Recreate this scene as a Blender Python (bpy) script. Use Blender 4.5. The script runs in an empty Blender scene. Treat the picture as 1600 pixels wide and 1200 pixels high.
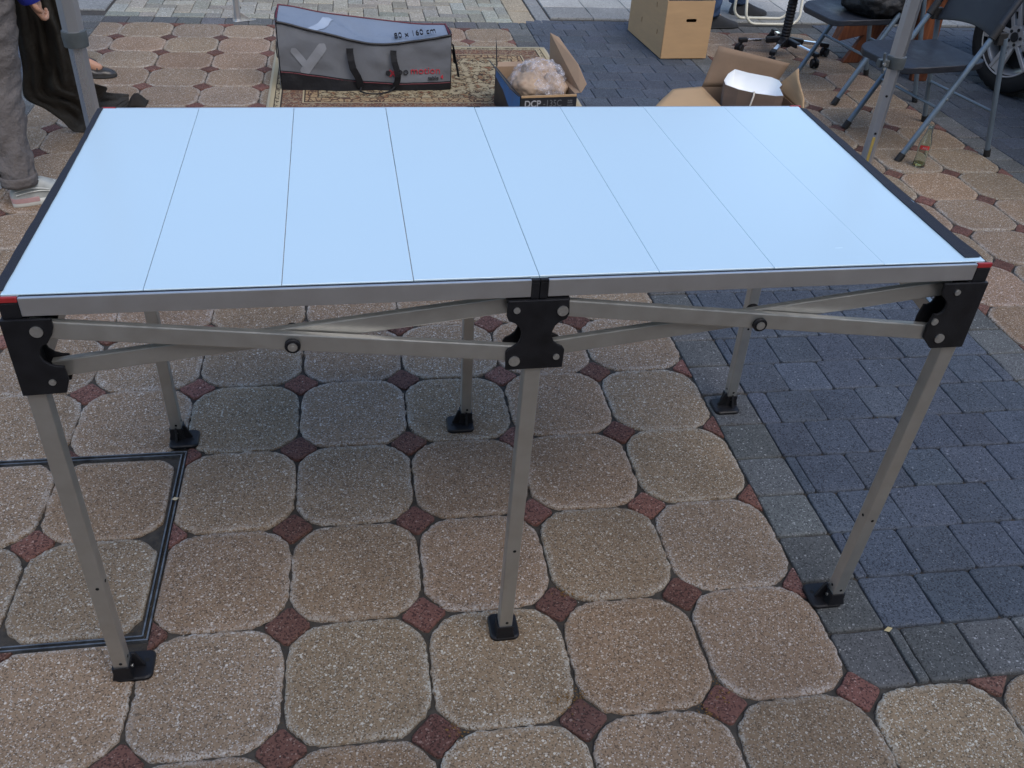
import bpy, bmesh, math, random
from mathutils import Vector, Matrix, noise
from math import sin, cos, pi, radians
random.seed(11)
scene = bpy.context.scene
COL = scene.collection

# ------------------------------------------------------------------ camera
cam = bpy.data.objects.new('camera', bpy.data.cameras.new('camera')); COL.objects.link(cam)
cam.location = (0.5065, -1.2236, 1.6167)
cam.rotation_euler = (0.9421, -0.0557, -0.1678)
cam.data.sensor_width = 36.0; cam.data.lens = 1412.93/1600*36
cam.data.clip_start = 0.02; cam.data.clip_end = 500
scene.camera = cam
# ------------------------------------------------------------------ light
SUN_EL, SUN_AZ = 50.0, 160.0        # soft sun from behind right, kept off the table by the added house
w = bpy.data.worlds.new('World'); scene.world = w; w.use_nodes = True
nt = w.node_tree; bg = nt.nodes['Background']
sky = nt.nodes.new('ShaderNodeTexSky'); sky.sky_type = 'NISHITA'; sky.sun_disc = False
sky.sun_elevation = radians(SUN_EL); sky.sun_rotation = radians(SUN_AZ)
sky.air_density = 1.0; sky.dust_density = 1.0; sky.ozone_density = 1.0
nt.links.new(sky.outputs[0], bg.inputs[0]); bg.inputs[1].default_value = 0.15
sun = bpy.data.objects.new('sun', bpy.data.lights.new('sun', 'SUN')); COL.objects.link(sun)
sun.data.energy = 1.15; sun.data.angle = radians(55); sun.data.color = (1.0, 0.93, 0.84)
d = Vector((sin(radians(SUN_AZ))*cos(radians(SUN_EL)), cos(radians(SUN_AZ))*cos(radians(SUN_EL)), sin(radians(SUN_EL))))
sun.rotation_euler = d.to_track_quat('Z', 'Y').to_euler()
scene.view_settings.view_transform = 'Standard'; scene.view_settings.look = 'None'
scene.view_settings.exposure = 0.93; scene.view_settings.gamma = 1.0

# ------------------------------------------------------------------ materials
def nmat(name):
    m = bpy.data.materials.new(name); m.use_nodes = True
    t = m.node_tree; b = t.nodes['Principled BSDF']
    return m, t, b
def N(t, kind, **kw):
    n = t.nodes.new(kind)
    for k, v in kw.items(): setattr(n, k, v)
    return n
def mix(t, fac, a, b, blend='MIX'):
    n = N(t, 'ShaderNodeMix', data_type='RGBA', blend_type=blend)
    for i, v in ((0, fac), (6, a), (7, b)):
        if hasattr(v, 'is_linked') or hasattr(v, 'links'): t.links.new(v, n.inputs[i])
        else: n.inputs[i].default_value = (*v, 1) if isinstance(v, tuple) and len(v) == 3 else v
    return n.outputs[2]
def math_(t, op, a, b=0.0, c=0.0):
    n = N(t, 'ShaderNodeMath', operation=op)
    for i, v in enumerate((a, b, c)):
        if hasattr(v, 'links'): t.links.new(v, n.inputs[i])
        else: n.inputs[i].default_value = v
    return n.outputs[0]
def ramp(t, v, lo, hi):
    n = N(t, 'ShaderNodeMapRange'); t.links.new(v, n.inputs[0])
    n.inputs[1].default_value = lo; n.inputs[2].default_value = hi
    return n.outputs[0]
def noisefac(t, scale, detail=4, rough=.6, vec=None):
    n = N(t, 'ShaderNodeTexNoise'); n.inputs['Scale'].default_value = scale
    n.inputs['Detail'].default_value = detail; n.inputs['Roughness'].default_value = rough
    if vec is not None: t.links.new(vec, n.inputs['Vector'])
    return n.outputs[0]
def objco(t): return N(t, 'ShaderNodeTexCoord').outputs['Object']
def bump(t, b, h, strength, dist=.002):
    n = N(t, 'ShaderNodeBump'); n.inputs['Strength'].default_value = strength; n.inputs['Distance'].default_value = dist
    t.links.new(h, n.inputs['Height']); t.links.new(n.outputs[0], b.inputs['Normal'])
def mat(name, col, rough=.6, metal=0., var=.12, scale=12., bs=0., bscale=60., spec=.5, stretch=None, dirt=None):
    m, t, b = nmat(name)
    co = objco(t)
    if stretch:
        mp = N(t, 'ShaderNodeMapping'); mp.inputs['Scale'].default_value = stretch; t.links.new(co, mp.inputs[0]); co = mp.outputs[0]
    f = ramp(t, noisefac(t, scale, 5, .6, co), .3, .7)
    c1 = tuple(max(0, x*(1-var)) for x in col); c2 = tuple(min(1, x*(1+var)) for x in col)
    c = mix(t, f, c1, c2)
    if dirt:
        g = ramp(t, noisefac(t, scale*3.1, 8, .75, co), .55, .75); c = mix(t, g, c, dirt)
    t.links.new(c, b.inputs['Base Color'])
    r = math_(t, 'MULTIPLY_ADD', f, .15, rough-.07); t.links.new(r, b.inputs['Roughness'])
    b.inputs['Metallic'].default_value = metal; b.inputs['Specular IOR Level'].default_value = spec
    if bs: bump(t, b, noisefac(t, bscale, 6, .65, co), bs)
    return m

def attr(t, name): return N(t, 'ShaderNodeAttribute', attribute_name=name)
def stone_mat(name, base, bright, dark, pb, pd, cell, rough=.85, worn=.5, coarse=(.5, .5, .5), mottle=.25, bs=.6):
    """exposed aggregate concrete: cell speckle of light and dark grains over a mottled base"""
    m, t, b = nmat(name)
    co = objco(t)
    tint = attr(t, 'tint'); edge = attr(t, 'edge')
    # distort the coordinates a little so that grains are not round
    v1 = N(t, 'ShaderNodeTexVoronoi'); v1.inputs['Scale'].default_value = cell; t.links.new(co, v1.inputs['Vector'])
    v2 = N(t, 'ShaderNodeTexVoronoi'); v2.inputs['Scale'].default_value = cell*.47; t.links.new(co, v2.inputs['Vector'])
    s1 = N(t, 'ShaderNodeSeparateColor'); t.links.new(v1.outputs['Color'], s1.inputs[0])
    s2 = N(t, 'ShaderNodeSeparateColor'); t.links.new(v2.outputs['Color'], s2.inputs[0])
    n1 = ramp(t, noisefac(t, 5.5, 5, .65, co), .3, .7); n2 = ramp(t, noisefac(t, 45, 4, .6, co), .3, .7)
    c = mix(t, n1, tuple(x*(1-mottle) for x in base), tuple(x*(1+mottle*.7) for x in base))
    c = mix(t, math_(t, 'MULTIPLY', n2, .35), c, tuple(x*.62 for x in base))
    c = mix(t, math_(t, 'MULTIPLY', s1.outputs[2], .5), c, tuple(x*1.35 for x in base))
    hb = math_(t, 'GREATER_THAN', s1.outputs[0], 1-pb)
    wob = math_(t, 'LESS_THAN', v1.outputs['Distance'], .62)
    hb = math_(t, 'MULTIPLY', hb, wob)
    lum = mix(t, s1.outputs[1], tuple(x*.55 for x in bright), bright)
    c = mix(t, hb, c, lum)
    hd = math_(t, 'LESS_THAN', s1.outputs[0], pd)
    c = mix(t, math_(t, 'MULTIPLY', hd, .8), c, dark)
    hb2 = math_(t, 'GREATER_THAN', s2.outputs[0], 1-pb*.15)
    hb2 = math_(t, 'MULTIPLY', hb2, math_(t, 'LESS_THAN', v2.outputs['Distance'], .5))
    c = mix(t, hb2, c, bright)
    # broad stains, trodden dirt and a few round gum spots
    st1 = ramp(t, noisefac(t, 1.15, 6, .62, co), .48, .72); c = mix(t, math_(t, 'MULTIPLY', st1, .30), c, tuple(x*.45 for x in base))
    vg = N(t, 'ShaderNodeTexVoronoi'); vg.inputs['Scale'].default_value = 3.1; t.links.new(co, vg.inputs['Vector'])
    gum = math_(t, 'LESS_THAN', math_(t, 'ADD', vg.outputs['Distance'], math_(t, 'MULTIPLY', noisefac(t, 60, 2, .5, co), .03)), .048)
    c = mix(t, math_(t, 'MULTIPLY', gum, .35), c, tuple(x*.4 for x in base))
    # worn, washed-out grains along the edges
    en = math_(t, 'MULTIPLY', math_(t, 'MULTIPLY', edge.outputs['Fac'], worn), math_(t, 'MULTIPLY_ADD', ramp(t, noisefac(t, 14, 4, .7, co), .35, .65), 1.1, .15))
    eg = math_(t, 'MULTIPLY', en, math_(t, 'GREATER_THAN', s1.outputs[1], .45))
    c = mix(t, eg, c, coarse)
    c = mix(t, 1.0, c, tint.outputs['Color'], 'MULTIPLY')
    t.links.new(c, b.inputs['Base Color']); b.inputs['Roughness'].default_value = rough
    b.inputs['Specular IOR Level'].default_value = .3
    h = math_(t, 'ADD', math_(t, 'MULTIPLY', s1.outputs[1], .5), n2)
    bump(t, b, h, bs, .0015)
    return m

M = {}
M['octagon'] = stone_mat('exposed aggregate paver', (.226, .159, .101), (.50, .455, .385), (.080, .058, .040), .17, .17, 365, worn=.75, coarse=(.40, .375, .33), mottle=.25)
M['red'] = stone_mat('red concrete insert', (.132, .062, .048), (.28, .18, .15), (.03, .014, .012), .07, .25, 300, worn=.35, coarse=(.16, .08, .065), mottle=.3)
M['blue'] = stone_mat('blue black block', (.068, .080, .102), (.16, .175, .20), (.022, .026, .034), .05, .25, 330, worn=.45, coarse=(.10, .115, .14), mottle=.25, bs=.35)
M['greyblock'] = stone_mat('grey concrete block', (.098, .101, .100), (.30, .30, .30), (.040, .040, .041), .06, .2, 330, worn=.3, coarse=(.17, .17, .165), mottle=.2, bs=.4)
M['beige'] = stone_mat('beige brick paver', (.27, .25, .20), (.5, .48, .42), (.12, .11, .09), .1, .15, 200, worn=.3, coarse=(.32, .3, .25), mottle=.2, bs=.3)
M['slab'] = stone_mat('light concrete slab', (.36, .355, .33), (.5, .5, .48), (.2, .2, .19), .1, .1, 180, worn=.1, coarse=(.4, .4, .38), mottle=.12, bs=.2)
M['slabdark'] = stone_mat('grey concrete slab', (.20, .205, .20), (.34, .34, .33), (.1, .1, .1), .1, .1, 180, worn=.1, coarse=(.25, .25, .25), mottle=.15, bs=.2)
M['sand'] = mat('dark joint sand', (.044, .039, .033), .95, var=.5, scale=40, bs=.8, bscale=300, dirt=(.085, .055, .025))
M['asphalt'] = mat('asphalt', (.06, .06, .06), .9, var=.2, scale=8, bs=.5, bscale=200)
def laminate():
    m, t, b = nmat('sky tinted laminate'); co = objco(t)
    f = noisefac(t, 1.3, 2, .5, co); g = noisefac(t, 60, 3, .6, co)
    c = mix(t, f, (.475, .635, .725), (.52, .68, .765)); t.links.new(c, b.inputs['Base Color'])  # blue of the sky worked into the colour of the white top
    # faint wiped smears and a few fine scratches in the gloss
    mp = N(t, 'ShaderNodeMapping'); mp.inputs['Scale'].default_value = (2.2, 14, 1); mp.inputs['Rotation'].default_value = (0, 0, .5); t.links.new(co, mp.inputs[0])
    sm_ = noisefac(t, 1.6, 5, .6, mp.outputs[0])
    t.links.new(math_(t, 'MULTIPLY_ADD', sm_, .07, .22), b.inputs['Roughness'])
    b.inputs['Specular IOR Level'].default_value = .75
    b.inputs['Coat Weight'].default_value = .6; b.inputs['Coat Roughness'].default_value = .22
    bump(t, b, math_(t, 'ADD', math_(t, 'MULTIPLY', noisefac(t, 3.0, 1, .4, co), 1.0), math_(t, 'MULTIPLY', g, .01)), .12, .01); return m
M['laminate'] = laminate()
M['alu'] = mat('satin aluminium', (.50, .495, .47), .38, metal=.85, var=.06, scale=30, stretch=(1, 1, 1), bs=.03, bscale=400)
M['alutop'] = mat('brushed aluminium rail', (.56, .56, .565), .36, metal=.85, var=.05, scale=20, bs=.02, bscale=400)
M['blackplastic'] = mat('black nylon', (.009, .009, .011), .45, var=.3, scale=30, bs=.15, bscale=300, spec=.3)
M['velcro'] = mat('navy black edging tape', (.010, .012, .022), .8, var=.3, scale=60, bs=.5, bscale=500)
M['redplastic'] = mat('red plastic', (.30, .02, .022), .45, var=.2, scale=60)
M['zinc'] = mat('zinc bolt', (.55, .55, .53), .35, metal=.9, var=.1, scale=200)
M['hole'] = mat('drilled hole', (.006, .006, .006), .9)
M['poledark'] = mat('anodised pole', (.52, .53, .55), .30, metal=.85, var=.05, scale=2, stretch=(4, 4, .5))
M['collar'] = mat('dark grey nylon collar', (.06, .068, .07), .5, var=.2, scale=40)
M['cardboard'] = mat('corrugated cardboard', (.42, .27, .14), .8, var=.08, scale=5, stretch=(1, 1, 6), bs=.08, bscale=60, dirt=None)
M['cardboard2'] = mat('worn cardboard', (.30, .20, .125), .82, var=.12, scale=6, bs=.12, bscale=40)
M['cardboardin'] = mat('cardboard inside', (.22, .15, .10), .85, var=.12, scale=7, bs=.12, bscale=40)
M['dark'] = mat('dark void cloth', (.01, .01, .011), .9, var=.3, scale=20)

# ------------------------------------------------------------------ mesh helpers
def link(name, me, m=None, parent=None, label=None):
    o = bpy.data.objects.new(name, me); COL.objects.link(o)
    if m is not None:
        for x in (m if isinstance(m, (list, tuple)) else [m]): me.materials.append(x)
    if parent is not None: o.parent = parent
    if label: o['label'] = label
    return o
def smooth(o, ang=40):
    me = o.data
    me.polygons.foreach_set('use_smooth', [True]*len(me.polygons))
    try: me.set_sharp_from_angle(angle=radians(ang))
    except Exception: pass
    return o
def thing(name, label, cat, loc=(0, 0, 0), group=None):
    o = bpy.data.objects.new(name, None); COL.objects.link(o); o.location = loc; o.empty_display_size = .1
    o['label'] = label; o['category'] = cat
    if group: o['group'] = group
    return o
def tag(o, label, cat, group=None):
    o['label'] = label; o['category'] = cat
    if group: o['group'] = group
    return o
class MB:
    def __init__(s): s.v = []; s.f = []; s.mi = []; s.cur = 0
    def add(s, vs, fs):
        n = len(s.v); s.v += [tuple(x) for x in vs]; s.f += [tuple(i+n for i in f) for f in fs]; s.mi += [s.cur]*len(fs); return s
    def box(s, a, b):
        x0, y0, z0 = a; x1, y1, z1 = b
        return s.add([(x0,y0,z0),(x1,y0,z0),(x1,y1,z0),(x0,y1,z0),(x0,y0,z1),(x1,y0,z1),(x1,y1,z1),(x0,y1,z1)],
                     [(0,3,2,1),(4,5,6,7),(0,1,5,4),(1,2,6,5),(2,3,7,6),(3,0,4,7)])
    def bar(s, p, q, w, h, up=(0, 0, 1)):
        """rectangular bar from p to q; w across, h along 'up'"""
        p = Vector(p); q = Vector(q); d = (q-p).normalized(); u = Vector(up); sx = d.cross(u).normalized(); u = sx.cross(d).normalized()
        vs = []
        for c in (p, q):
            for a, b in ((-1,-1),(1,-1),(1,1),(-1,1)): vs.append(c+sx*(a*w/2)+u*(b*h/2))
        return s.add(vs, [(0,3,2,1),(4,5,6,7),(0,1,5,4),(1,2,6,5),(2,3,7,6),(3,0,4,7)])
    def tube(s, pts, r, n=12, caps=True, closed=False):
        pts = [Vector(p) for p in pts]; rs = r if isinstance(r, (list, tuple)) else [r]*len(pts)
        k = len(pts); prev = None; base = len(s.v); vs = []
        for i, c in enumerate(pts):
            if closed: d = (pts[(i+1) % k]-pts[i-1]).normalized()
            else: d = (pts[min(i+1, k-1)]-pts[max(i-1, 0)]).normalized()
            if prev is None: prev = d.orthogonal().normalized()
            u = (prev-d*prev.dot(d)).normalized(); v = d.cross(u); prev = u
            rr = rs[i]; ra, rb = rr if isinstance(rr, tuple) else (rr, rr)
            for j in range(n):
                a = 2*pi*j/n; vs.append(c+u*(cos(a)*ra)+v*(sin(a)*rb))
        fs = []
        for i in range(k if closed else k-1):
            for j in range(n):
                a = i*n+j; b = i*n+(j+1) % n; c2 = ((i+1) % k)*n
                fs.append((a, b, c2+(j+1) % n, c2+j))
        if caps and not closed: fs += [tuple(range(n-1, -1, -1)), tuple(range((k-1)*n, k*n))]
        return s.add(vs, fs)
    def cyl(s, p, q, r, n=20, r2=None): return s.tube([p, q], [r, r if r2 is None else r2], n)
    def prism(s, poly, axis, a, b):
        """poly: 2D points; axis 'x','y','z' extruded from a to b"""
        def P(u, v, w): return {'y': (u, w, v), 'x': (w, u, v), 'z': (u, v, w)}[axis]
        n = len(poly); vs = [P(u, v, a) for u, v in poly]+[P(u, v, b) for u, v in poly]
        fs = [tuple(range(n)), tuple(range(2*n-1, n-1, -1))]+[(i, n+i, n+(i+1) % n, (i+1) % n) for i in range(n)]
        return s.add(vs, fs)
    def grid(s, P, nu, nv, closed=False):
        vs = [P(i/(nu-1), j/(nv-1)) for i in range(nu) for j in range(nv)]
        fs = [(i*nv+j, (i+1)*nv+j, (i+1)*nv+j+1, i*nv+j+1) for i in range(nu-1) for j in range(nv-1)]
        return s.add(vs, fs)
    def rings(s, rings, cap0=True, cap1=True):
        n = len(rings[0]); vs = [p for r in rings for p in r]; k = len(rings)
        fs = [(i*n+j, i*n+(j+1) % n, (i+1)*n+(j+1) % n, (i+1)*n+j) for i in range(k-1) for j in range(n)]
        if cap0: fs.append(tuple(range(n-1, -1, -1)))
        if cap1: fs.append(tuple(range((k-1)*n, k*n)))
        return s.add(vs, fs)
    def build(s, name, m, parent=None, label=None, bevel=0, seg=2, sm=0, thick=0, fixn=True, sub=0):
        me = bpy.data.meshes.new(name); me.from_pydata(s.v, [], s.f); me.update()
        if max(s.mi, default=0) > 0: me.polygons.foreach_set('material_index', s.mi)
        if fixn:
            b = bmesh.new(); b.from_mesh(me); bmesh.ops.recalc_face_normals(b, faces=b.faces); b.to_mesh(me); b.free()
        o = link(name, me, m, parent, label)
        if thick:
            x = o.modifiers.new('solid', 'SOLIDIFY'); x.thickness = thick; x.offset = 0
        if bevel:
            x = o.modifiers.new('bevel', 'BEVEL'); x.width = bevel; x.segments = seg; x.limit_method = 'ANGLE'; x.angle_limit = radians(35)
        if sub:
            x = o.modifiers.new('sub', 'SUBSURF'); x.levels = sub; x.render_levels = sub
        if sm: smooth(o, sm)
        return o
def rot2(x, y, a): return (x*cos(a)-y*sin(a), x*sin(a)+y*cos(a))
def fbm(p, s, seed=0): return noise.fractal(Vector(p)*s+Vector((seed*7.3, seed*3.1, seed*1.7)), 0.9, 2.1, 4)

# ------------------------------------------------------------------ ground
LX, LY, LA, P = 0.0297, 0.4234, -0.0170, 0.3006
def W2(u, v):
    a, b = rot2(u, v, LA); return (LX+a, LY+b)
class Stones:
    def __init__(s): s.v = []; s.f = []; s.mi = []; s.tint = []; s.edge = []
    def stone(s, poly, mi=0, z=0., tint=(1, 1, 1), bev=.004, jit=.0012, depth=.02, tilt=.0016, wear=.012, n=None):
        cx = sum(p[0] for p in poly)/len(poly); cy = sum(p[1] for p in poly)/len(poly)
        tx, ty = random.uniform(-tilt, tilt), random.uniform(-tilt, tilt); z += random.uniform(-.0012, .0012)
        m = len(poly); R = max(math.hypot(p[0]-cx, p[1]-cy) for p in poly)
        def ring(off, dz, e, js=1.0):
            out = []
            for p in poly:
                dx, dy = p[0]-cx, p[1]-cy; L = math.hypot(dx, dy) or 1e-6
                q = noise.noise(Vector((p[0]*55, p[1]*55, 3.3)))*jit*2.2*js+noise.noise(Vector((p[0]*170, p[1]*170, 9.3)))*jit*1.6*js
                k = max(0.0, (L-off+q))/L; x, y = cx+dx*k, cy+dy*k
                zz = z+dz+(dx*tx+dy*ty)/R
                out.append(((*W2(x, y), zz), e))
            return out
        rs = [ring(0, -depth, .6), ring(0, -bev*.9, 1.0), ring(bev*.55, -bev*.3, 1.0), ring(bev*1.6, 0, .75, .6), ring(bev*1.6+wear, 0.0003, 0.0, .3)]
        n0 = len(s.v)
        for r in rs:
            for p, e in r: s.v.append(p); s.edge.append(e); s.tint.append((*tint, 1))
        for k in range(len(rs)-1):
            for j in range(m):
                s.f.append((n0+k*m+j, n0+k*m+(j+1) % m, n0+(k+1)*m+(j+1) % m, n0+(k+1)*m+j)); s.mi.append(mi)
        s.f.append(tuple(n0+(len(rs)-1)*m+j for j in range(m))); s.mi.append(mi)
    def build(s, name, mats, label):
        me = bpy.data.meshes.new(name); me.from_pydata(s.v, [], s.f); me.update()
        me.polygons.foreach_set('material_index', s.mi)
        a = me.attributes.new('tint', 'FLOAT_COLOR', 'POINT'); a.data.foreach_set('color', [c for t in s.tint for c in t])
        a = me.attributes.new('edge', 'FLOAT', 'POINT'); a.data.foreach_set('value', s.edge)
        o = link(name, me, mats); o['kind'] = 'structure'; o['label'] = label
        me.polygons.foreach_set('use_smooth', [True]*len(me.polygons))
        return o
def clip(poly, halfs):
    for nx, ny, c in halfs:       # keep nx*x+ny*y<=c
        out = []
        for i in range(len(poly)):
            a, b = poly[i], poly[(i+1) % len(poly)]; da = nx*a[0]+ny*a[1]-c; db = nx*b[0]+ny*b[1]-c
            if da <= 0: out.append(a)
            if (da < 0 < db) or (db < 0 < da):
                t = da/(da-db); out.append((a[0]+(b[0]-a[0])*t, a[1]+(b[1]-a[1])*t))
        poly = out
        if len(poly) < 3: return []
    return poly
def resample(poly, step):
    out = []
    for i in range(len(poly)):
        a, b = poly[i], poly[(i+1) % len(poly)]; L = math.hypot(b[0]-a[0], b[1]-a[1]); k = max(1, int(L/step))
        if L < 1e-5: continue
        for j in range(k): out.append((a[0]+(b[0]-a[0])*j/k, a[1]+(b[1]-a[1])*j/k))
    return out
def octo(cx, cy, rnd):
    a = P/2-.0022; b = P-.0545-.003; out = []; n = 17
    for k in range(120):
        th = 2*pi*k/120; c, s_ = abs(cos(th)), abs(sin(th))
        r = 1/(((c/a)**28+(s_/a)**28+((c+s_)/b)**n)**(1/n)) if False else 1/((((c/a)**n)+((s_/a)**n)+((c+s_)/b)**n)**(1/n))
        out.append((cx+rnd[0]+r*1.0*cos(th), cy+rnd[1]+r*1.0*sin(th)))
    return out
def rect(x0, y0, x1, y1, g=.0025, r=.008):
    x0 += g; y0 += g; x1 -= g; y1 -= g; r = min(r, (x1-x0)*.3, (y1-y0)*.3)
    pts = []
    for cx, cy, a0 in ((x1-r, y1-r, 0), (x0+r, y1-r, 90), (x0+r, y0+r, 180), (x1-r, y0+r, 270)):
        for k in range(4): pts.append((cx+r*cos(radians(a0+30*k)), cy+r*sin(radians(a0+30*k))))
    return resample(pts, .03)
def tv(lo, hi, cv=.03):
    b = random.uniform(lo, hi); return (b*random.uniform(1-cv, 1+cv), b, b*random.uniform(1-cv, 1+cv))
FR = .012  # half width of the cover frame
oc = Stones()
def oct_zone(i0, i1, j0, j1):
    for i in range(i0-1, i1+1):
        for j in range(j0-1, j1+1):
            cx, cy = (i+.5)*P, (j+.5)*P; hs = [(-1, 0, 3.5*P)]
            if not isoct(cx+.01, cy): continue
            if -1 <= j < 1:       # the cover spans u -2P..0, v -P..P
                if -2 <= i < 0: hs += [(1, 0, -FR), (0, 1, P-FR), (0, -1, P-FR), (-1, 0, 2*P-FR)]
                elif i == 0: hs += [(-1, 0, -FR)]
                elif i == -3: hs += [(1, 0, -2*P-FR)]
            if -2 <= i < 0 and j == 1: hs += [(0, -1, -P-FR)]
            if -2 <= i < 0 and j == -2: hs += [(0, 1, -P-FR)]
            poly = clip(octo(cx, cy, (random.uniform(-.0012, .0012), random.uniform(-.0012, .0012))), hs)
            if len(poly) > 5:
                t = tv(.87, 1.10, .025)
                if random.random() < .3: t = (t[0]*1.04, t[1]*.985, t[2]*.96)
                if random.random() < .2: t = (t[0]*.99, t[1]*1.0, t[2]*1.05)
                oc.stone(poly, 0, random.uniform(-.002, .0012), t, bev=.0045, jit=.0021, tilt=.0024)
    q = .0525
    for i in range(i0, i1+1):
        for j in range(j0, j1+1):
            cx, cy = i*P+random.uniform(-.002, .002), j*P+random.uniform(-.002, .002); rr = random.uniform(-.06, .06)
            pts = [(cx+q*cos(rr+pi/2*k), cy+q*sin(rr+pi/2*k)) for k in range(4)]
            # slightly rounded corners
            pp = []
            for k in range(4):
                a, b, c = pts[k-1], pts[k], pts[(k+1) % 4]
                pp += [(b[0]+(a[0]-b[0])*.09, b[1]+(a[1]-b[1])*.09), (b[0]+(c[0]-b[0])*.09, b[1]+(c[1]-b[1])*.09)]
            hs = diamond(i, j)
            if hs is None: continue
            on_v = j in (-1, 1) and -2 <= i <= 0; on_u = i in (-2, 0) and -1 <= j <= 1
            if on_u and i == 0: hs.append((-1, 0, -FR))
            elif on_u and i == -2: hs.append((1, 0, -2*P-FR))
            elif on_v: hs.append((0, -1, -P-FR) if j == 1 else (0, 1, -P-FR))
            poly = clip(resample(pp, .016), hs)
            if len(poly) > 3: oc.stone(poly, 1, -.001, tv(.75, 1.35, .05), bev=.003, jit=.0012, tilt=.0012, wear=.006)
            if on_u and i == 0 and j == 1: pass
def isoct(u, v):
    if v > 15*P: return False
    if v < -2*P: return -3.5*P < u < 16*P and v > -12*P
    return -3.5*P < u < 5*P or 9*P < u < 12*P
def diamond(i, j):
    qd = {(a, b): isoct(i*P+a*.02, j*P+b*.02) for a in (-1, 1) for b in (-1, 1)}
    k = sum(qd.values())
    if k == 0: return None
    hs = []
    if k <= 2:
        if not (qd[-1, -1] or qd[-1, 1]): hs.append((-1, 0, -i*P))
        if not (qd[1, -1] or qd[1, 1]): hs.append((1, 0, i*P))
        if not (qd[-1, -1] or qd[1, -1]): hs.append((0, -1, -j*P))
        if not (qd[-1, 1] or qd[1, 1]): hs.append((0, 1, j*P))
    return hs
oct_zone(-3, 16, -12, 15)
oct_zone_done = True
oc.build('octagon_paving', [M['octagon'], M['red']], 'tan exposed aggregate octagon pavers with small red diamond inserts')

bl = Stones()
BW = .1405
def border_col(x0, x1, v0, v1):
    v = v0
    while v < v1-.02:
        bl.stone(rect(x0, v, x1, min(v+P/2, v1)), 1, 0, tv(.8, 1.2)); v += P/2
def dark_rows(x0, x1, v0, v1, bw=.147):
    r = 0; v = v0
    while v < v1-.01:
        x = x0; first = True; off = [0, .032, .085, .032, .12, .06][r % 6]
        while x < x1-.003:
            wd = (off if (first and off > .02) else bw); first = False
            x2 = min(x+wd, x1)
            if x1-x2 < .025: x2 = x1
            bl.stone(rect(x, v, x2, min(v+P/2, v1), g=.0014, r=.012), 0, 0, tv(.88, 1.14, .03), bev=.0035, jit=.0009); x = x2
        v += P/2; r += 1
u0, u1 = 5*P, 9*P
border_col(u0, u0+BW, -1.5*P, 15*P); border_col(u1-BW, u1, -1.5*P, 15*P)
x = u0; k = 0
while x < u1-.003:
    x2 = min(u1, x+(BW if k != 1 else .03)); 
    pl = rect(x, -2*P, x2, -1.5*P)
    if k == 0: pl = [q for q in clip(resample(pl, .02), [(-1, -1, -(u0-2*P+.052))])]
    bl.stone(pl, 1, 0, tv(.8, 1.15)); x = x2; k += 1
dark_rows(u0+BW, u1-BW, -1.5*P, 4.735)
u2 = 12*P
border_col(u2, u2+BW, -2*P, 15*P); dark_rows(u2+BW, u2+BW+4.0, -2*P, 4.735)
ul = -3.5*P
border_col(ul-BW, ul, -12*P, 15*P); dark_rows(ul-BW-2.2, ul-BW, -12*P, 15*P)
for a, b in ((ul-2.2, u0+BW), (u1-BW, u2+BW)):
    x = a
    while x < b-.01:
        bl.stone(rect(x, 15*P, min(x+.147, b), 15*P+.15), 1, 0, tv(.75, 1.15, .06)); x += .147
bl.build('block_paving', [M['blue'], M['greyblock']], 'dark blue grey block paving edged with grey border blocks')

br = Stones(); s = .1015; V0 = 15*P+.152
for x in range(-1, 26):
    for y in range(-1, 22):
        k = (x-y) % 4; X, Y = -1.06+x*s, V0+y*s
        if k == 0: r_ = (X, Y, X+2*s, Y+s)
        elif k == 3: r_ = (X, Y, X+s, Y+2*s)
        else: continue
        r_ = (max(r_[0], -1.06), max(r_[1], V0), min(r_[2], 1.56), r_[3])
        if r_[2]-r_[0] < .02 or r_[3]-r_[1] < .02: continue
        t = tv(.78, 1.2, .05); 
        if random.random() < .25: t = (t[0]*.92, t[1]*.98, t[2]*1.02)
        br.stone(rect(*r_, g=.0025), 0, 0, t, bev=.003)
y = V0
while y < V0+2.2:
    br.stone(rect(1.56, y, 1.72, y+.3), 0, 0, (1.15*random.uniform(.93, 1.05), 1.05, .92), bev=.003); y += .3
br.build('brick_paving', [M['beige']], 'beige grey herringbone brick paving')
sl = Stones()
y = V0
while y < V0+2.2:
    sl.stone(rect(1.73, y, 1.83, y+.5), 1, 0, (1.0, 1.0, 1.0)); y += .5
xx = 1.84
while xx < 9:
    yy = 4.79; k = 0
    while yy < 7.5:
        h = .30
        sl.stone(rect(xx, yy, xx+.31, yy+h, g=.003, r=.004), 1 if k == 0 else 0, .004, tv(.93, 1.06, .015), bev=.003, jit=.0006); yy += h; k += 1
    xx += .31
yy = 4.80
while yy < 7.5:
    sl.stone(rect(-1.75, yy, -1.08, yy+.5, g=.003, r=.004), 1, .002, tv(.93, 1.06, .015)); 
    sl.stone(rect(-3.4, yy, -1.76, yy+.5, g=.003, r=.004), 1, .002, tv(.93, 1.06, .015)); yy += .5
sl.build('slab_paving', [M['slab'], M['slabdark']], 'large pale and grey concrete slabs beyond the block paving')

g = MB(); g.grid(lambda a, b: ((a-.5)*60, (b-.5)*60, -.0095), 3, 3)
o = g.build('ground', M['sand'], fixn=True); o['kind'] = 'structure'; o['label'] = 'dark sand bed in the paving joints'
g = MB()
for (a, b, c, d_) in ((-30, -30, 30, -4.2), (-30, 7.4, 30, 30), (-30, -4.2, -3.6, 7.4), (8.8, -4.2, 30, 7.4)): g.box((a, b, -.008), (c, d_, -.004))
o = g.build('road', M['asphalt']); o['kind'] = 'structure'; o['label'] = 'asphalt around the paved yard'

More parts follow.
